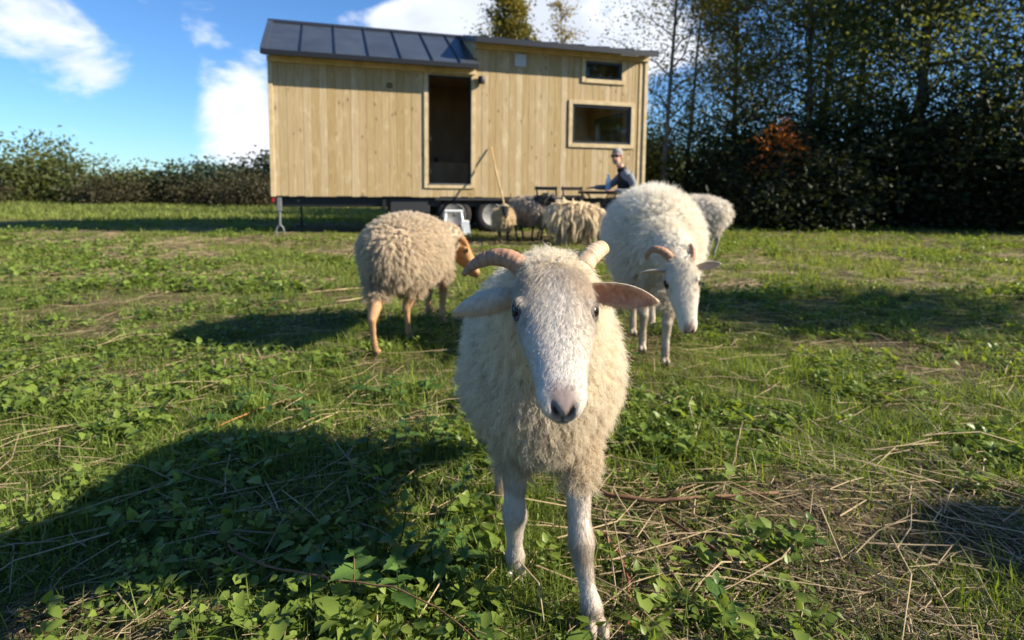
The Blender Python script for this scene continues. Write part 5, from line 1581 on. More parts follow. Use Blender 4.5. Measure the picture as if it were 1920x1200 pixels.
def build_person():
    r = empty('person', (1.75, 9.33, 0)); r.scale = (1.03, 1.03, 1.01); tag(r, 'man in black vest, grey sweater and sunglasses sitting at the bistro table', 'person')
    mb = MB()
    cen = []
    def tube(pts, rr, z, seg=12):
        mb.tube(pts, rr, seg)
        P = [Vector(p) for p in pts]
        for p, q, a, b in zip(P[:-1], P[1:], rr[:-1], rr[1:]):
            for k in range(5):
                u = k / 5
                ra = a if not hasattr(a, '__len__') else min(a); rb = b if not hasattr(b, '__len__') else min(b)
                cen.append((tuple(p.lerp(q, u)), ra * (1 - u) + rb * u, z))
        e = rr[-1] if not hasattr(rr[-1], '__len__') else min(rr[-1])
        cen.append((tuple(P[-1]), e, z))
    # torso (frame: lateral is y)
    tube([(0.07, 0, .47), (0.07, 0, .60), (0.05, 0, .78), (0.02, 0, .95), (-0.01, 0, 1.07), (-0.04, 0, 1.12)], [(.16, .12), (.165, .13), (.17, .13), (.185, .125), (.16, .09), (.06, .06)], 1, 18)
    tube([(-0.04, 0, 1.10), (-0.09, -0.015, 1.20)], [.058, .054], 0)
    # head: skull, face, nose, jaw, ears - turned to the camera
    hc = Vector((-0.135, -0.05, 1.315)); fwd = Vector((-0.55, -0.83, -0.05)).normalized(); lat = fwd.cross(Vector((0, 0, 1))).normalized(); up = lat.cross(fwd)
    R3 = Matrix((fwd, lat, up)).transposed()
    mb.ellipsoid(hc + up * 0.03 - fwd * 0.012, (0.098, 0.076, 0.095), 18, 12, R3)
    mb.ellipsoid(hc - up * 0.045 + fwd * 0.022, (0.070, 0.060, 0.080), 16, 12, R3)
    mb.ellipsoid(hc - up * 0.018 + fwd * 0.098, (0.020, 0.013, 0.026), 10, 8, R3)
    mb.ellipsoid(hc - up * 0.068 + fwd * 0.075, (0.018, 0.026, 0.012), 10, 8, R3)
    for s in (-1, 1): mb.ellipsoid(hc - fwd * 0.008 + lat * (s * 0.078) - up * 0.005, (0.018, 0.008, 0.031), 10, 8, R3)
    for q in (0.03, -0.05): cen.append((tuple(hc + up * q), 0.085, 0))
    # arms
    tube([(0.03, -0.17, 1.03), (0.08, -0.235, .92), (0.10, -0.26, .79), (-0.05, -0.26, .785), (-0.17, -0.245, .80)], [.068, .058, .047, .043, .034], 1)
    tube([(-0.02, 0.17, 1.03), (-0.12, 0.18, .93), (-0.24, 0.15, .845), (-0.34, 0.10, .845), (-0.43, 0.06, .845)], [.068, .058, .047, .043, .034], 1)
    for w, d, sg in (((-0.17, -0.245, .80), (-1, 0.05, -0.05), 1), ((-0.43, 0.06, .845), (-1, -0.25, -0.12), -1)):
        w = Vector(w); d = Vector(d).normalized(); s = d.cross(Vector((0, 0, 1))).normalized()
        tube([w, w + d * 0.05, w + d * 0.10], [(.026, .02), (.036, .017), (.036, .013)], 0)
        for k, ln in enumerate((0.062, 0.075, 0.07, 0.055)):
            o = w + d * 0.095 + s * ((k - 1.5) * 0.019)
            tube([o, o + d * ln * 0.5 + Vector((0, 0, 0.006)), o + d * ln - Vector((0, 0, 0.012))], [.0095, .009, .0075], 0, 8)
        o = w + d * 0.03 + s * (sg * 0.03)
        tube([o, o + d * 0.035 + s * (sg * 0.025), o + d * 0.065 + s * (sg * 0.03) - Vector((0, 0, 0.008))], [.012, .011, .009], 0, 8)
    # legs
    for s in (-1, 1):
        tube([(0.06, s * 0.09, .52), (-0.15, s * 0.11, .54), (-0.37, s * 0.13, .53), (-0.39, s * 0.13, .32), (-0.36, s * 0.13, .09)], [.085, .078, .062, .052, .040], 2)
        tube([(-0.34, s * 0.13, .05), (-0.45, s * 0.14, .045), (-0.54, s * 0.14, .035)], [.045, .042, .032], 3)
    v, l, c = remesh(mb, 0.0085, 3)
    Cn = np.array([x[0] for x in cen]); Rn = np.array([x[1] for x in cen]); Zn = np.array([x[2] for x in cen])
    zone = Zn[(np.linalg.norm(v[:, None] - Cn[None], axis=2) - Rn[None]).argmin(1)]
    pal = np.array([(.56, .31, .23), (.215, .22, .235), (.03, .032, .04), (.02, .018, .016)])
    col = pal[zone]
    rel = v - np.array(hc); f_ = rel @ np.array(fwd); u_ = rel @ np.array(up); la_ = rel @ np.array(lat)
    beard = (zone == 0) & (np.linalg.norm(rel, axis=1) < 0.16) & (u_ < -0.078) & (f_ > 0.0)
    col = np.where(beard[:, None], np.array((.42, .38, .35))[None], col)
    lips = (zone == 0) & (np.abs(u_ + 0.068) < 0.008) & (f_ > 0.07) & (np.abs(la_) < 0.026)
    col = np.where(lips[:, None], np.array((.35, .12, .10))[None], col)
    me = np_mesh('body', v, l, c, M['hide'], True)
    ca = me.color_attributes.new('col', 'FLOAT_COLOR', 'POINT')
    ca.data.foreach_set('color', np.concatenate([col, np.ones((len(v), 1))], 1).astype(np.float32).ravel())
    link('body', me, r)
    # vest
    vb = MB().tube([(0.07, 0, .56), (0.05, 0, .78), (0.02, 0, .95), (-0.005, 0, 1.05), (-0.035, 0, 1.10), (-0.06, 0, 1.155)], [(.18, .145), (.182, .143), (.186, .137), (.150, .105), (.085, .078), (.078, .074)], 22)
    vv, vl, vc = remesh(vb, 0.012, 3)
    link('vest', np_mesh('vest', vv, vl, vc, noise_material('black_quilted_vest', (.010, .010, .013), (.02, .02, .024), 30, 0.7), True), r)
    # short grey hair round the crown
    hb = MB().ellipsoid(hc + up * 0.046 - fwd * 0.022, (0.102, 0.083, 0.094), 18, 12, R3)
    hv, hl, hcn = remesh(hb, 0.008, 1)
    link('hair', np_mesh('hair', hv, hl, hcn, noise_material('grey_hair', (.16, .15, .135), (.36, .335, .31), 60, 0.8, bump=0.4), True), r)
    # sunglasses
    g = MB()
    for s in (-1, 1):
        g.ellipsoid(hc + fwd * 0.088 + lat * (s * 0.034) + up * 0.012, (0.008, 0.030, 0.021), 14, 8, R3)
        g.tube([hc + fwd * 0.085 + lat * (s * 0.062) + up * 0.018, hc - fwd * 0.01 + lat * (s * 0.084) + up * 0.016], 0.005, 6)
    g.tube([hc + fwd * 0.094 + lat * 0.012 + up * 0.016, hc + fwd * 0.094 - lat * 0.012 + up * 0.016], 0.004, 6)
    g.build('sunglasses', material('dark_lens', (0.008, 0.008, 0.01), 0.15), r, True)


build_props()
build_person()

# ------------------------------------------------------------------ grass, weeds, litter
def fan_sample(n, y0, y1, rng, power=1.0, half=1.18, pad=0.45):
    """points of the meadow inside the view's fan, denser up close"""
    u = rng.random(n)
    if power == 1.0:
        y = y0 * (y1 / y0) ** u
    else:
        y = y0 + (y1 - y0) * u ** power
    x = (rng.random(n) * 2 - 1) * (half * y + pad)
    return x, y


def green_map(x, y):
    return fbm(x * 1.5 + 3.1, y * 1.5 + 7.7, 31, 4)


def house_mask(x, y):
    c, s = math.cos(-HT), math.sin(-HT)
    dx, dy = x - HX, y - HY
    return ~(((dx * c - dy * s) > 0.2) & ((dx * c - dy * s) < HL) & ((dx * s + dy * c) > 0.1) & ((dx * s + dy * c) < HD))


def blades(name, label, x, y, h, w, rng, mat, tint, lean=0.55, curve=0.5):
    n = len(x)
    z = ground_z(x, y) - 0.004
    a = rng.random(n) * 6.283
    le = np.abs(rng.normal(size=n)) * lean
    d = np.stack([np.cos(a), np.sin(a)], 1)
    fa = a + 1.57 + rng.normal(size=n) * 0.5
    sd = np.stack([np.cos(fa), np.sin(fa), np.zeros(n)], 1) * (w * 0.5)[:, None]
    base = np.stack([x, y, z], 1)
    def at(u, k):
        out = le * u * (1 + curve * u)
        zz = u * np.clip(1 - 0.30 * le * u, 0.25, 1)
        return base + np.concatenate([d * (out * h)[:, None], (zz * h)[:, None]], 1)
    m = at(0.5, 0); t = at(1.0, 0)
    v = np.stack([base - sd, base + sd, m + sd * 0.8, m - sd * 0.8, t], 1).reshape(-1, 3)
    i = np.arange(n)[:, None] * 5
    loops = np.concatenate([i + np.array([[0, 1, 2, 3]]), i + np.array([[3, 2, 4]])], 1).ravel()
    cnt = np.tile([4, 3], n)
    me = np_mesh(name, v, loops, cnt, mat)
    at_ = me.attributes.new('tint', 'FLOAT', 'FACE')
    at_.data.foreach_set('value', np.repeat(tint, 2).astype(np.float32))
    o = link(name, me)
    return tag(o, label, 'grass', None, 'stuff')


def flat_leaves(name, label, x, y, z, size, yaw, pitch, roll, mat, tint, cat='weeds'):
    """small pointed leaves, folded along the midrib"""
    n = len(x)
    ca, sa = np.cos(yaw), np.sin(yaw); cp, sp_ = np.cos(pitch), np.sin(pitch)
    f = np.stack([ca * cp, sa * cp, sp_], 1)
    s0 = np.stack([-sa, ca, np.zeros(n)], 1)
    u0 = np.cross(f, s0)
    cr, sr = np.cos(roll)[:, None], np.sin(roll)[:, None]
    s = s0 * cr + u0 * sr; u = np.cross(f, s)
    b = np.stack([x, y, z], 1); S = size[:, None]
    prof = [(0.0, 0.0, 0.0), (0.28, 0.34, 0.10), (0.62, 0.30, 0.08), (1.0, 0.0, -0.10)]
    mid1 = b + f * S * 0.28 - u * S * 0.0; mid2 = b + f * S * 0.62 - u * S * 0.03
    tip = b + f * S - u * S * 0.12
    l1 = b + f * S * 0.25 + s * S * 0.34 + u * S * 0.09; l2 = b + f * S * 0.62 + s * S * 0.27 + u * S * 0.05
    r1 = b + f * S * 0.25 - s * S * 0.34 + u * S * 0.09; r2 = b + f * S * 0.62 - s * S * 0.27 + u * S * 0.05
    v = np.stack([b, mid1, mid2, tip, l1, l2, r1, r2], 1).reshape(-1, 3)
    i = np.arange(n)[:, None] * 8
    Fq = np.array([[1, 2, 5, 4], [2, 1, 6, 7]]); Ft = np.array([[0, 1, 4], [1, 0, 6], [2, 3, 5], [3, 2, 7]])
    loops = np.concatenate([i + Fq.reshape(1, -1), i + Ft.reshape(1, -1)], 1).ravel()
    cnt = np.tile([4, 4, 3, 3, 3, 3], n)
    me = np_mesh(name, v, loops, cnt, mat, False)
    at_ = me.attributes.new('tint', 'FLOAT', 'FACE')
    at_.data.foreach_set('value', np.repeat(tint, 6).astype(np.float32))
    return tag(link(name, me), label, cat, None, 'stuff')


def straws(name, label, x, y, ln, w, rng, mat, tint):
    n = len(x)
    a = rng.random(n) * 6.283
    b = a + rng.normal(size=n) * 0.35
    z0 = ground_z(x, y) + rng.random(n) ** 2 * 0.03 + 0.002
    tilt = rng.normal(size=n) * 0.10
    p0 = np.stack([x, y, z0], 1)
    d1 = np.stack([np.cos(a), np.sin(a), tilt], 1); d2 = np.stack([np.cos(b), np.sin(b), -tilt * 0.6], 1)
    p1 = p0 + d1 * (ln * 0.5)[:, None]; p2 = p1 + d2 * (ln * 0.5)[:, None]
    for p in (p1, p2):
        p[:, 2] = np.maximum(p[:, 2], ground_z(p[:, 0], p[:, 1]) + 0.001)
    sd = np.stack([-np.sin(a), np.cos(a), np.zeros(n)], 1) * (w * 0.5)[:, None]
    up = np.array([[0, 0, 1.0]]) * (w * 0.5)[:, None]
    v = np.stack([p0 - sd, p0 + sd, p0 + up, p1 - sd, p1 + sd, p1 + up, p2 - sd * .6, p2 + sd * .6, p2 + up * .6], 1).reshape(-1, 3)
    i = np.arange(n)[:, None] * 9
    F = np.array([[0, 2, 5, 3], [2, 1, 4, 5], [3, 5, 8, 6], [5, 4, 7, 8]])
    me = np_mesh(name, v, (i + F.reshape(1, -1)).ravel(), np.full(4 * n, 4), mat)
    at_ = me.attributes.new('tint', 'FLOAT', 'FACE')
    at_.data.foreach_set('value', np.repeat(tint, 4).astype(np.float32))
    return tag(link(name, me), label, 'straw', None, 'stuff')


M['grass'] = leaf_material('grass_blade', (0.052, 0.085, 0.013), (0.235, 0.315, 0.062), 0.45, 0.5)
M['grass_far'] = leaf_material('grass_blade_far', (0.080, 0.112, 0.020), (0.290, 0.345, 0.085), 0.45, 0.55)
M['weed'] = leaf_material('weed_leaf', (0.055, 0.105, 0.016), (0.240, 0.320, 0.062), 0.42, 0.42)
M['straw'] = leaf_material('dry_straw', (0.075, 0.052, 0.032), (0.46, 0.355, 0.205), 0.10, 0.7)
M['nettle'] = leaf_material('nettle_leaf', (0.030, 0.075, 0.016), (0.115, 0.205, 0.045), 0.30, 0.42)
M['twig'] = noise_material('twig_bark', (0.085, 0.042, 0.022), (0.19, 0.105, 0.055), 30, 0.75)
M['twig_grey'] = noise_material('dry_grey_twig', (0.12, 0.085, 0.055), (0.30, 0.23, 0.15), 30, 0.8)
M['stalk'] = noise_material('pale_dry_stalk', (0.36, 0.25, 0.11), (0.58, 0.45, 0.26), 30, 0.7)


def build_meadow():
    rng = np.random.default_rng(5)
    # grass in tufts, near
    tx, ty = fan_sample(11500, 0.72, 5.2, rng)
    g = green_map(tx, ty)
    keep = rng.random(len(tx)) < smooth01(g, 0.36, 0.54) * 0.85 + 0.15
    tx, ty, g = tx[keep], ty[keep], g[keep]
    k = 16
    x = np.repeat(tx, k) + rng.normal(size=len(tx) * k) * 0.028
    y = np.repeat(ty, k) + rng.normal(size=len(tx) * k) * 0.028
    gg = np.repeat(g, k)
    th = np.repeat(rng.uniform(0.6, 1.25, len(tx)), k)
    h = (0.016 + 0.040 * rng.random(len(x)) ** 1.4) * th * (0.6 + 0.9 * smooth01(gg, 0.4, 0.65))
    tint = np.clip(0.42 + 0.35 * (rng.random(len(x)) - 0.5) + 0.5 * (np.repeat(rng.random(len(tx)), k) - 0.5) + 0.9 * (gg - 0.5), 0, 1)
    blades('grass', 'short green grass around the nearest sheep', x, y, h, 0.0022 + 0.0022 * rng.random(len(x)), rng, M['grass'], tint, 0.75)
    # scattered longer blades
    x, y = fan_sample(7500, 0.72, 4.0, rng)
    h = 0.05 + 0.06 * rng.random(len(x))
    blades('long_grass', 'thin longer grass blades scattered in the front', x, y, h, 0.002 + 0.0015 * rng.random(len(x)), rng, M['grass'], rng.random(len(x)) * 0.8, 0.9, 0.9)
    # bright coarse tufts
    tx, ty = fan_sample(1150, 1.6, 6.5, rng)
    k = 34
    x = np.repeat(tx, k) + rng.normal(size=len(tx) * k) * 0.035
    y = np.repeat(ty, k) + rng.normal(size=len(tx) * k) * 0.035
    h = (0.04 + 0.06 * rng.random(len(x))) * np.repeat(rng.uniform(0.5, 1.25, len(tx)), k)
    blades('grass_tufts', 'coarse bright grass tufts among the weeds', x, y, h, 0.003 + 0.003 * rng.random(len(x)), rng, M['grass'], np.clip(0.55 + 0.6 * (np.repeat(rng.random(len(tx)), k) - 0.35) + 0.2 * rng.random(len(x)), 0, 1), 0.8, 0.8)
    # middle distance
    tx, ty = fan_sample(19000, 4.8, 15.0, rng, half=1.12)
    ok = house_mask(tx, ty); tx, ty = tx[ok], ty[ok]
    g = green_map(tx * 0.7, ty * 0.7)
    keep = rng.random(len(tx)) < smooth01(g, 0.40, 0.53) * 0.9 + 0.1
    tx, ty, g = tx[keep], ty[keep], g[keep]
    k = 9
    x = np.repeat(tx, k) + rng.normal(size=len(tx) * k) * 0.05
    y = np.repeat(ty, k) + rng.normal(size=len(tx) * k) * 0.05
    h = (0.03 + 0.06 * rng.random(len(x)) ** 1.3) * np.repeat(rng.uniform(0.5, 1.4, len(tx)), k)
    tint = np.clip(0.45 + 0.4 * (rng.random(len(x)) - 0.5) + 0.6 * (np.repeat(rng.random(len(tx)), k) - 0.5) + 0.8 * (np.repeat(g, k) - 0.5), 0, 1)
    blades('meadow_grass', 'meadow grass between the sheep and the house', x, y, h, 0.006 + 0.006 * rng.random(len(x)), rng, M['grass_far'], tint, 0.6)
    # far
    x, y = fan_sample(50000, 13.0, 34.0, rng, half=1.05)
    ok = house_mask(x, y); x, y = x[ok], y[ok]
    h = 0.05 + 0.10 * rng.random(len(x))
    blades('far_grass', 'rough grass beyond the house', x, y, h, 0.02 + 0.02 * rng.random(len(x)), rng, M['grass_far'], np.clip(0.2 + 0.6 * rng.random(len(x)), 0, 1), 0.5)
    # low leafy weeds
    px, py = fan_sample(21500, 0.72, 6.5, rng)
    g = fbm(px * 1.9 + 11, py * 1.9 + 5, 77, 4)
    left = np.where(px < 0, 0.05, 0.0)
    lim = np.where(py < 1.75, np.where(px < -0.08, 0.5, 0.16), 1.0)
    keep = rng.random(len(px)) < smooth01(g + left, 0.465, 0.56) * lim
    px, py = px[keep], py[keep]
    k = 9
    n = len(px) * k
    ht = np.repeat(0.015 + 0.06 * rng.random(len(px)), k)
    ya = rng.random(n) * 6.283
    rr = 0.004 + 0.02 * rng.random(n)
    lv = rng.random(n)
    x = np.repeat(px, k) + np.cos(ya) * rr; y = np.repeat(py, k) + np.sin(ya) * rr
    z = ground_z(x, y) + ht * (0.25 + 0.75 * lv)
    sz = np.repeat(0.010 + 0.034 * rng.random(len(px)) ** 1.6, k) * rng.uniform(0.55, 1.25, n)
    tint = np.clip(0.35 + 0.35 * lv + 0.45 * (np.repeat(rng.random(len(px)), k) - 0.5) + 0.2 * (rng.random(n) - 0.5), 0, 1)
    flat_leaves('ground_weeds', 'low leafy weeds covering patches of the meadow', x, y, z, sz, ya, rng.normal(0.15, 0.4, n), rng.normal(0, 0.35, n), M['weed'], tint)
    # bigger weeds in the middle distance
    px, py = fan_sample(8500, 4.5, 14.0, rng, half=1.0)
    ok = house_mask(px, py); px, py = px[ok], py[ok]
    g = fbm(px * 0.9 + 1, py * 0.9 + 5, 78, 4); keep = rng.random(len(px)) < smooth01(g, 0.46, 0.58); px, py = px[keep], py[keep]
    k = 8; n = len(px) * k
    ya = rng.random(n) * 6.283; rr = 0.05 * rng.random(n)
    x = np.repeat(px, k) + np.cos(ya) * rr; y = np.repeat(py, k) + np.sin(ya) * rr
    z = ground_z(x, y) + 0.02 + 0.09 * rng.random(n) * np.repeat(rng.random(len(px)), k)
    flat_leaves('meadow_weeds', 'leafy weeds in front of the house', x, y, z, rng.uniform(0.03, 0.06, n), ya, rng.normal(0.15, 0.4, n), rng.normal(0, 0.35, n), M['weed'], np.clip(0.3 + 0.6 * rng.random(n), 0, 1))
    # dry litter
    x, y = fan_sample(50000, 0.72, 6.5, rng)
    g = green_map(x, y); keep = rng.random(len(x)) < (1.0 - 0.75 * smooth01(g, 0.40, 0.58)) * np.where((y < 1.5) & (x < -0.2), 0.35, np.where((y < 2.0) & (x > 0), 0.7, 1.0)); x, y = x[keep], y[keep]
    straws('straw_litter', 'dry straw and stalk litter on the bare ground', x, y, 0.03 + 0.13 * rng.random(len(x)) ** 2.2, 0.0012 + 0.0022 * rng.random(len(x)) ** 2, rng, M['straw'], rng.random(len(x)) ** 1.3)
    x, y = fan_sample(1500, 1.2, 7.0, rng)
    st = straws('dry_stalk_litter', 'long dry stalks lying over the grass', x, y, 0.12 + 0.28 * rng.random(len(x)), 0.0026 + 0.0018 * rng.random(len(x)), rng, M['straw'], 0.45 + 0.55 * rng.random(len(x)))
    st.location.z = 0.018
    x, y = fan_sample(17000, 5.0, 14.0, rng, half=1.0)
    ok = house_mask(x, y); x, y = x[ok], y[ok]
    g = green_map(x * 0.7, y * 0.7); keep = rng.random(len(x)) < 1.0 - 0.8 * smooth01(g, 0.40, 0.54); x, y = x[keep], y[keep]
    straws('meadow_straw', 'dry stalks in the meadow before the house', x, y, 0.10 + 0.25 * rng.random(len(x)) ** 2, 0.004 + 0.005 * rng.random(len(x)), rng, M['straw'], 0.3 + 0.7 * rng.random(len(x)))


build_meadow()


# nettles: each plant a thing with its leaves
def nettle_leaf_mesh(seed):
    rnd = random.Random(seed)
    n = 11
    L_ = []; R_ = []; Mid = []
    for i in range(n + 1):
        u = i / n
        w = 0.36 * (math.sin(PI * min(1, u * 0.93 + 0.10)) ** 0.75) * (1 - u) ** 0.38
        tooth = 1.0 if i % 2 else 0.80
        if i == n: w = 0
        z = 0.05 * math.sin(u * 2.2) - 0.22 * u * u
        Mid.append((u, 0, z - 0.02)); L_.append((u - (0.03 if i % 2 == 0 else -0.035), w * tooth, z + w * 0.22)); R_.append((u - (0.03 if i % 2 == 0 else -0.035), -w * tooth, z + w * 0.22))
    v = Mid + L_ + R_
    k = n + 1; f = []
    for i in range(n):
        f.append((i, i + 1, k + i + 1, k + i)); f.append((i + 1, i, 2 * k + i, 2 * k + i + 1))
    me = bpy.data.meshes.new('leaf'); me.from_pydata(v, [], f)
    me.polygons.foreach_set('use_smooth', np.ones(len(me.polygons), bool))
    me.materials.append(M['nettle'])
    at = me.attributes.new('tint', 'FLOAT', 'FACE')
    t = 0.25 + 0.5 * rnd.random()
    at.data.foreach_set('value', np.array([min(1, max(0, t + 0.12 * (j % 2) + rnd.uniform(-.05, .05))) for j in range(len(f))], np.float32))
    return me


LEAFS = [nettle_leaf_mesh(k) for k in range(5)]


def nettle(x, y, h, label, group, rnd, ls=1.0, tiers=4):
    z = float(ground_z(x, y))
    r = empty('nettle_plant', (x, y, z - 0.005), rnd.uniform(0, 6.28))
    tag(r, label, 'nettle', group)
    lean = Vector((rnd.uniform(-.25, .25), rnd.uniform(-.25, .25), 1)) * h
    MB().tube([(0, 0, 0), tuple(lean * 0.5 + Vector((rnd.uniform(-.01, .01), 0, 0))), tuple(lean)], [0.0024, 0.002, 0.0012], 5).build('stem', M['twig'] if rnd.random() < .3 else M['grass'], r)
    for t in range(tiers):
        u = 0.30 + 0.70 * t / max(1, tiers - 1)
        p = lean * u
        s = (0.062 - 0.030 * max(0, (u - 0.45) / 0.55)) * ls * rnd.uniform(0.85, 1.15)
        nn = 2 if t < tiers - 1 else 4
        for k in range(nn):
            yaw = (t % 2) * PI / 2 + k * 2 * PI / nn + rnd.uniform(-.3, .3)
            if nn == 4: s2 = s * (0.75 if k % 2 else 0.6)
            else: s2 = s
            o = link('leaf', LEAFS[rnd.randrange(5)], r)
            o.location = p
            o.rotation_euler = (rnd.uniform(-.3, .3), rnd.uniform(-0.35, 0.15) + (0.0 if nn == 2 else -0.35), yaw)
            o.scale = (s2, s2 * rnd.uniform(0.9, 1.15), s2)


def build_nettles():
    rnd = random.Random(9)
    spots = {
        'nettle in the dark green clump left of the front sheep': [(-0.40, 1.86), (-0.33, 1.80), (-0.27, 1.88), (-0.22, 1.78), (-0.36, 1.72), (-0.45, 1.78), (-0.30, 1.68)],
        'nettle in the shaded clump left of the front hooves': [(-0.345, 1.25), (-0.29, 1.21), (-0.23, 1.17), (-0.17, 1.20), (-0.30, 1.13), (-0.22, 1.10), (-0.13, 1.15), (-0.38, 1.17), (-0.09, 1.22), (-0.26, 1.28), (-0.16, 1.27)],
        'nettle in the sunlit clump at the left edge of the meadow': [(-0.98, 2.12), (-0.88, 2.05), (-0.80, 2.18), (-0.92, 2.25), (-0.72, 2.05), (-1.05, 2.0)],
        'nettle in the tall clump behind the shadow on the left': [(-1.72, 3.95), (-1.6, 3.88), (-1.50, 4.0), (-1.66, 4.1), (-1.8, 4.0)],
        'nettle in the patch behind the dark clump': [(-0.55, 2.2), (-0.48, 2.28), (-0.42, 2.16), (-0.34, 2.3), (-0.60, 2.35)],
    }
    ords = ['leftmost', 'second', 'third', 'fourth', 'fifth', 'sixth', 'seventh', 'eighth', 'ninth', 'tenth', 'eleventh', 'twelfth']
    for base, pts in spots.items():
        for k, (x, y) in enumerate(sorted(pts, key=lambda p: p[0] / p[1])):
            what = ('leftmost nettle' if k == 0 else 'rightmost nettle' if k == len(pts) - 1 else ords[k] + ' nettle from the left')
            lb = base.replace('nettle', what, 1)
            nettle(x, y, rnd.uniform(0.07, 0.13), lb, 'nettles', rnd, rnd.uniform(0.85, 1.2), rnd.choice((3, 4)))
    solo = [(-0.135, 1.51, 'bright nettle standing alone in the sun just left of the hind hoof', 0.10, 1.05), (0.50, 1.78, 'nettle with round leaves right of the front sheep, in the sun', 0.07, 1.0), (0.43, 1.66, 'small nettle beside the brown branch', 0.06, 0.9),
            (0.60, 2.95, 'nettle at the front hooves of the fluffy white sheep', 0.10, 1.1), (0.72, 1.36, 'pale nettle near the right end of the brown branch', 0.06, 0.9), (0.42, 1.08, 'nettle at the bottom right corner of the grass', 0.08, 1.1),
            (-0.05, 1.02, 'nettle at the bottom edge left of the front hoof', 0.06, 0.9), (0.30, 2.30, 'nettle in the sunny grass behind the front sheep', 0.08, 1.0)]
    for x, y, lb, h, s in solo:
        nettle(x, y, h, lb, None, rnd, s, 3)


build_nettles()


def twig(name, label, pts, r, mat, cat='twig', forks=(), group=None):
    rnd = random.Random(len(pts) * 31 + int(abs(pts[0][0]) * 1000))
    P = [Vector((p[0], p[1], float(ground_z(p[0], p[1])) + (p[2] if len(p) > 2 else 0.012))) for p in pts]
    Q = []
    for a, b in zip(P[:-1], P[1:]):
        for k in range(4):
            q = a.lerp(b, k / 4)
            if k: q = q + Vector((rnd.uniform(-1, 1), rnd.uniform(-1, 1), rnd.uniform(-.5, .5))) * (a - b).length * 0.02
            Q.append(q)
    Q.append(P[-1])
    n = len(Q)
    m = MB().tube(Q, [r * (1 - 0.55 * i / n) * rnd.uniform(0.9, 1.1) for i in range(n)], 7)
    for i, d in forks:
        b = Q[i]; d = Vector(d)
        m.tube([b, b + d * 0.5 + Vector((0, 0, 0.006)), b + d], [r * 0.5, r * 0.4, r * 0.2], 5)
    o = m.build(name, mat, None, True)
    return tag(o, label, cat, group)


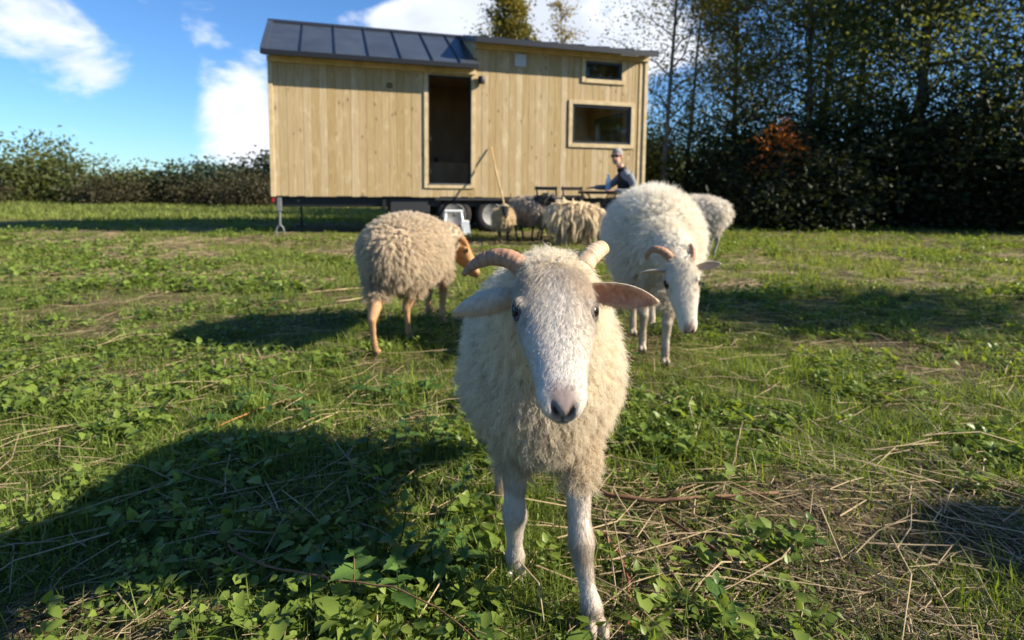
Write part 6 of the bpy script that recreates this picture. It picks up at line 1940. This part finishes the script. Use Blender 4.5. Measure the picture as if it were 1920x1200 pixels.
def build_twigs():
    T, G, S = M['twig'], M['twig_grey'], M['stalk']
    twig('dry_vine', 'long thin reddish stem curving across the bottom left corner', [(-0.687, 1.329, .03), (-0.60, 1.22, .05), (-0.50, 1.15, .06), (-0.36, 1.10, .075), (-0.22, 1.065, .085), (-0.13, 1.03, .07), (-0.05, 0.98, .04)], 0.0027, T, 'stem')
    twig('branch', 'brown branch lying right of the front sheep', [(0.20, 1.54, .035), (0.26, 1.48, .038), (0.36, 1.455, .042), (0.47, 1.47, .045), (0.60, 1.505, .04), (0.72, 1.52, .03)], 0.0072, T, 'branch', [(9, (0.10, 0.03, 0.03)), (14, (0.08, -0.07, 0.01))])
    twig('dry_stalk', 'thin pale stalk sticking up from the brown branch', [(0.57, 1.53, .02), (0.63, 1.62, .04), (0.71, 1.78, .06), (0.78, 1.93, .07)], 0.0032, G, 'stalk')
    twig('bramble_cane', 'reddish curved cane right of the front hoof', [(0.215, 1.36, .03), (0.25, 1.27, .02), (0.255, 1.18, .02), (0.235, 1.08, .015), (0.22, 1.02, .012)], 0.0034, material('red_cane', (0.20, 0.045, 0.03), 0.6), 'cane')
    twig('dry_stick', 'grey stick leaning in the shaded grass at bottom right', [(0.31, 1.40, .02), (0.34, 1.27, .03), (0.365, 1.15, .02), (0.38, 1.09, .012)], 0.0036, G, 'stick')
    twig('dry_stick', 'brown stick crossing the shaded grass below the branch', [(0.37, 1.45, .02), (0.45, 1.33, .025), (0.50, 1.25, .02), (0.54, 1.2, .012)], 0.0045, T, 'stick')
    twig('dry_stick', 'forked stick at the bottom right of the grass', [(0.30, 1.07, .015), (0.37, 1.115, .02), (0.46, 1.17, .022), (0.53, 1.18, .015)], 0.0032, G, 'stick', [(5, (0.05, 0.09, 0.01))])
    twig('dry_stick', 'dark thin stick lying in the grass far right of the front sheep', [(0.52, 2.11), (0.64, 2.10), (0.78, 2.12), (0.95, 2.10)], 0.0042, T, 'stick')
    twig('dry_stick', 'dark stick among dry litter right of the brown branch', [(0.55, 1.72), (0.66, 1.70), (0.80, 1.72)], 0.0032, T, 'stick')
    twig('dry_stalk', 'pale stalk lying beside the right flank of the front sheep', [(0.22, 1.72, .02), (0.30, 1.82, .025), (0.37, 1.95, .02)], 0.0032, S, 'stalk')
    twig('dry_stalk', 'pale stalk lying left of the hind hoof', [(-0.20, 1.30, .015), (-0.13, 1.36, .02), (-0.05, 1.44, .02)], 0.0032, S, 'stalk')
    twig('dry_stalk', 'pale bent stalk in the sunlit weeds on the left', [(-0.78, 1.86), (-0.70, 1.95, .03), (-0.62, 2.08, .03), (-0.48, 2.12)], 0.0034, S, 'stalk')
    twig('dry_stalk', 'straw stalk lying left of the ginger-faced sheep', [(-1.25, 4.1), (-1.05, 4.2, .03), (-0.85, 4.35, .02), (-0.72, 4.45)], 0.0050, S, 'stalk')
    twig('dry_stalk', 'long pale stalk behind the ginger-faced sheep shadow', [(-1.62, 4.4), (-1.35, 4.5, .03), (-1.15, 4.7, .02)], 0.0045, S, 'stalk')
    twig('dry_stalk', 'orange stalk in the weeds at the left edge', [(-1.02, 1.98), (-0.92, 2.1, .03), (-0.80, 2.3, .02)], 0.0034, material('orange_stalk', (0.36, 0.17, 0.05), 0.7), 'stalk')
    rnd = random.Random(4)
    ords = ['leftmost', 'second', 'third', 'fourth', 'fifth', 'sixth', 'rightmost']
    for k, x in enumerate((-1.345, -1.30, -1.255, -1.19, -1.17, -1.10, -1.09)):
        y = 2.66 + rnd.uniform(-.06, .06); h = rnd.uniform(0.05, 0.10); z = float(ground_z(x, y))
        o = MB().tube([(x, y, z - 0.01), (x + rnd.uniform(-.01, .01), y, z + h * 0.5), (x + rnd.uniform(-.02, .02), y, z + h)], [0.0042, 0.004, 0.0036], 6).build('cut_stem', M['twig_grey'])
        tag(o, ords[k] + ' of the short cut stems standing in a row at the left edge', 'stem', 'cut stems at the left edge')
    o = twig('fallen_leaf_stem', 'broken grey twig near the bottom edge right of the hoof', [(0.34, 0.98, .012), (0.36, 1.03, .02), (0.365, 1.10, .02)], 0.0028, G, 'twig')


build_twigs()
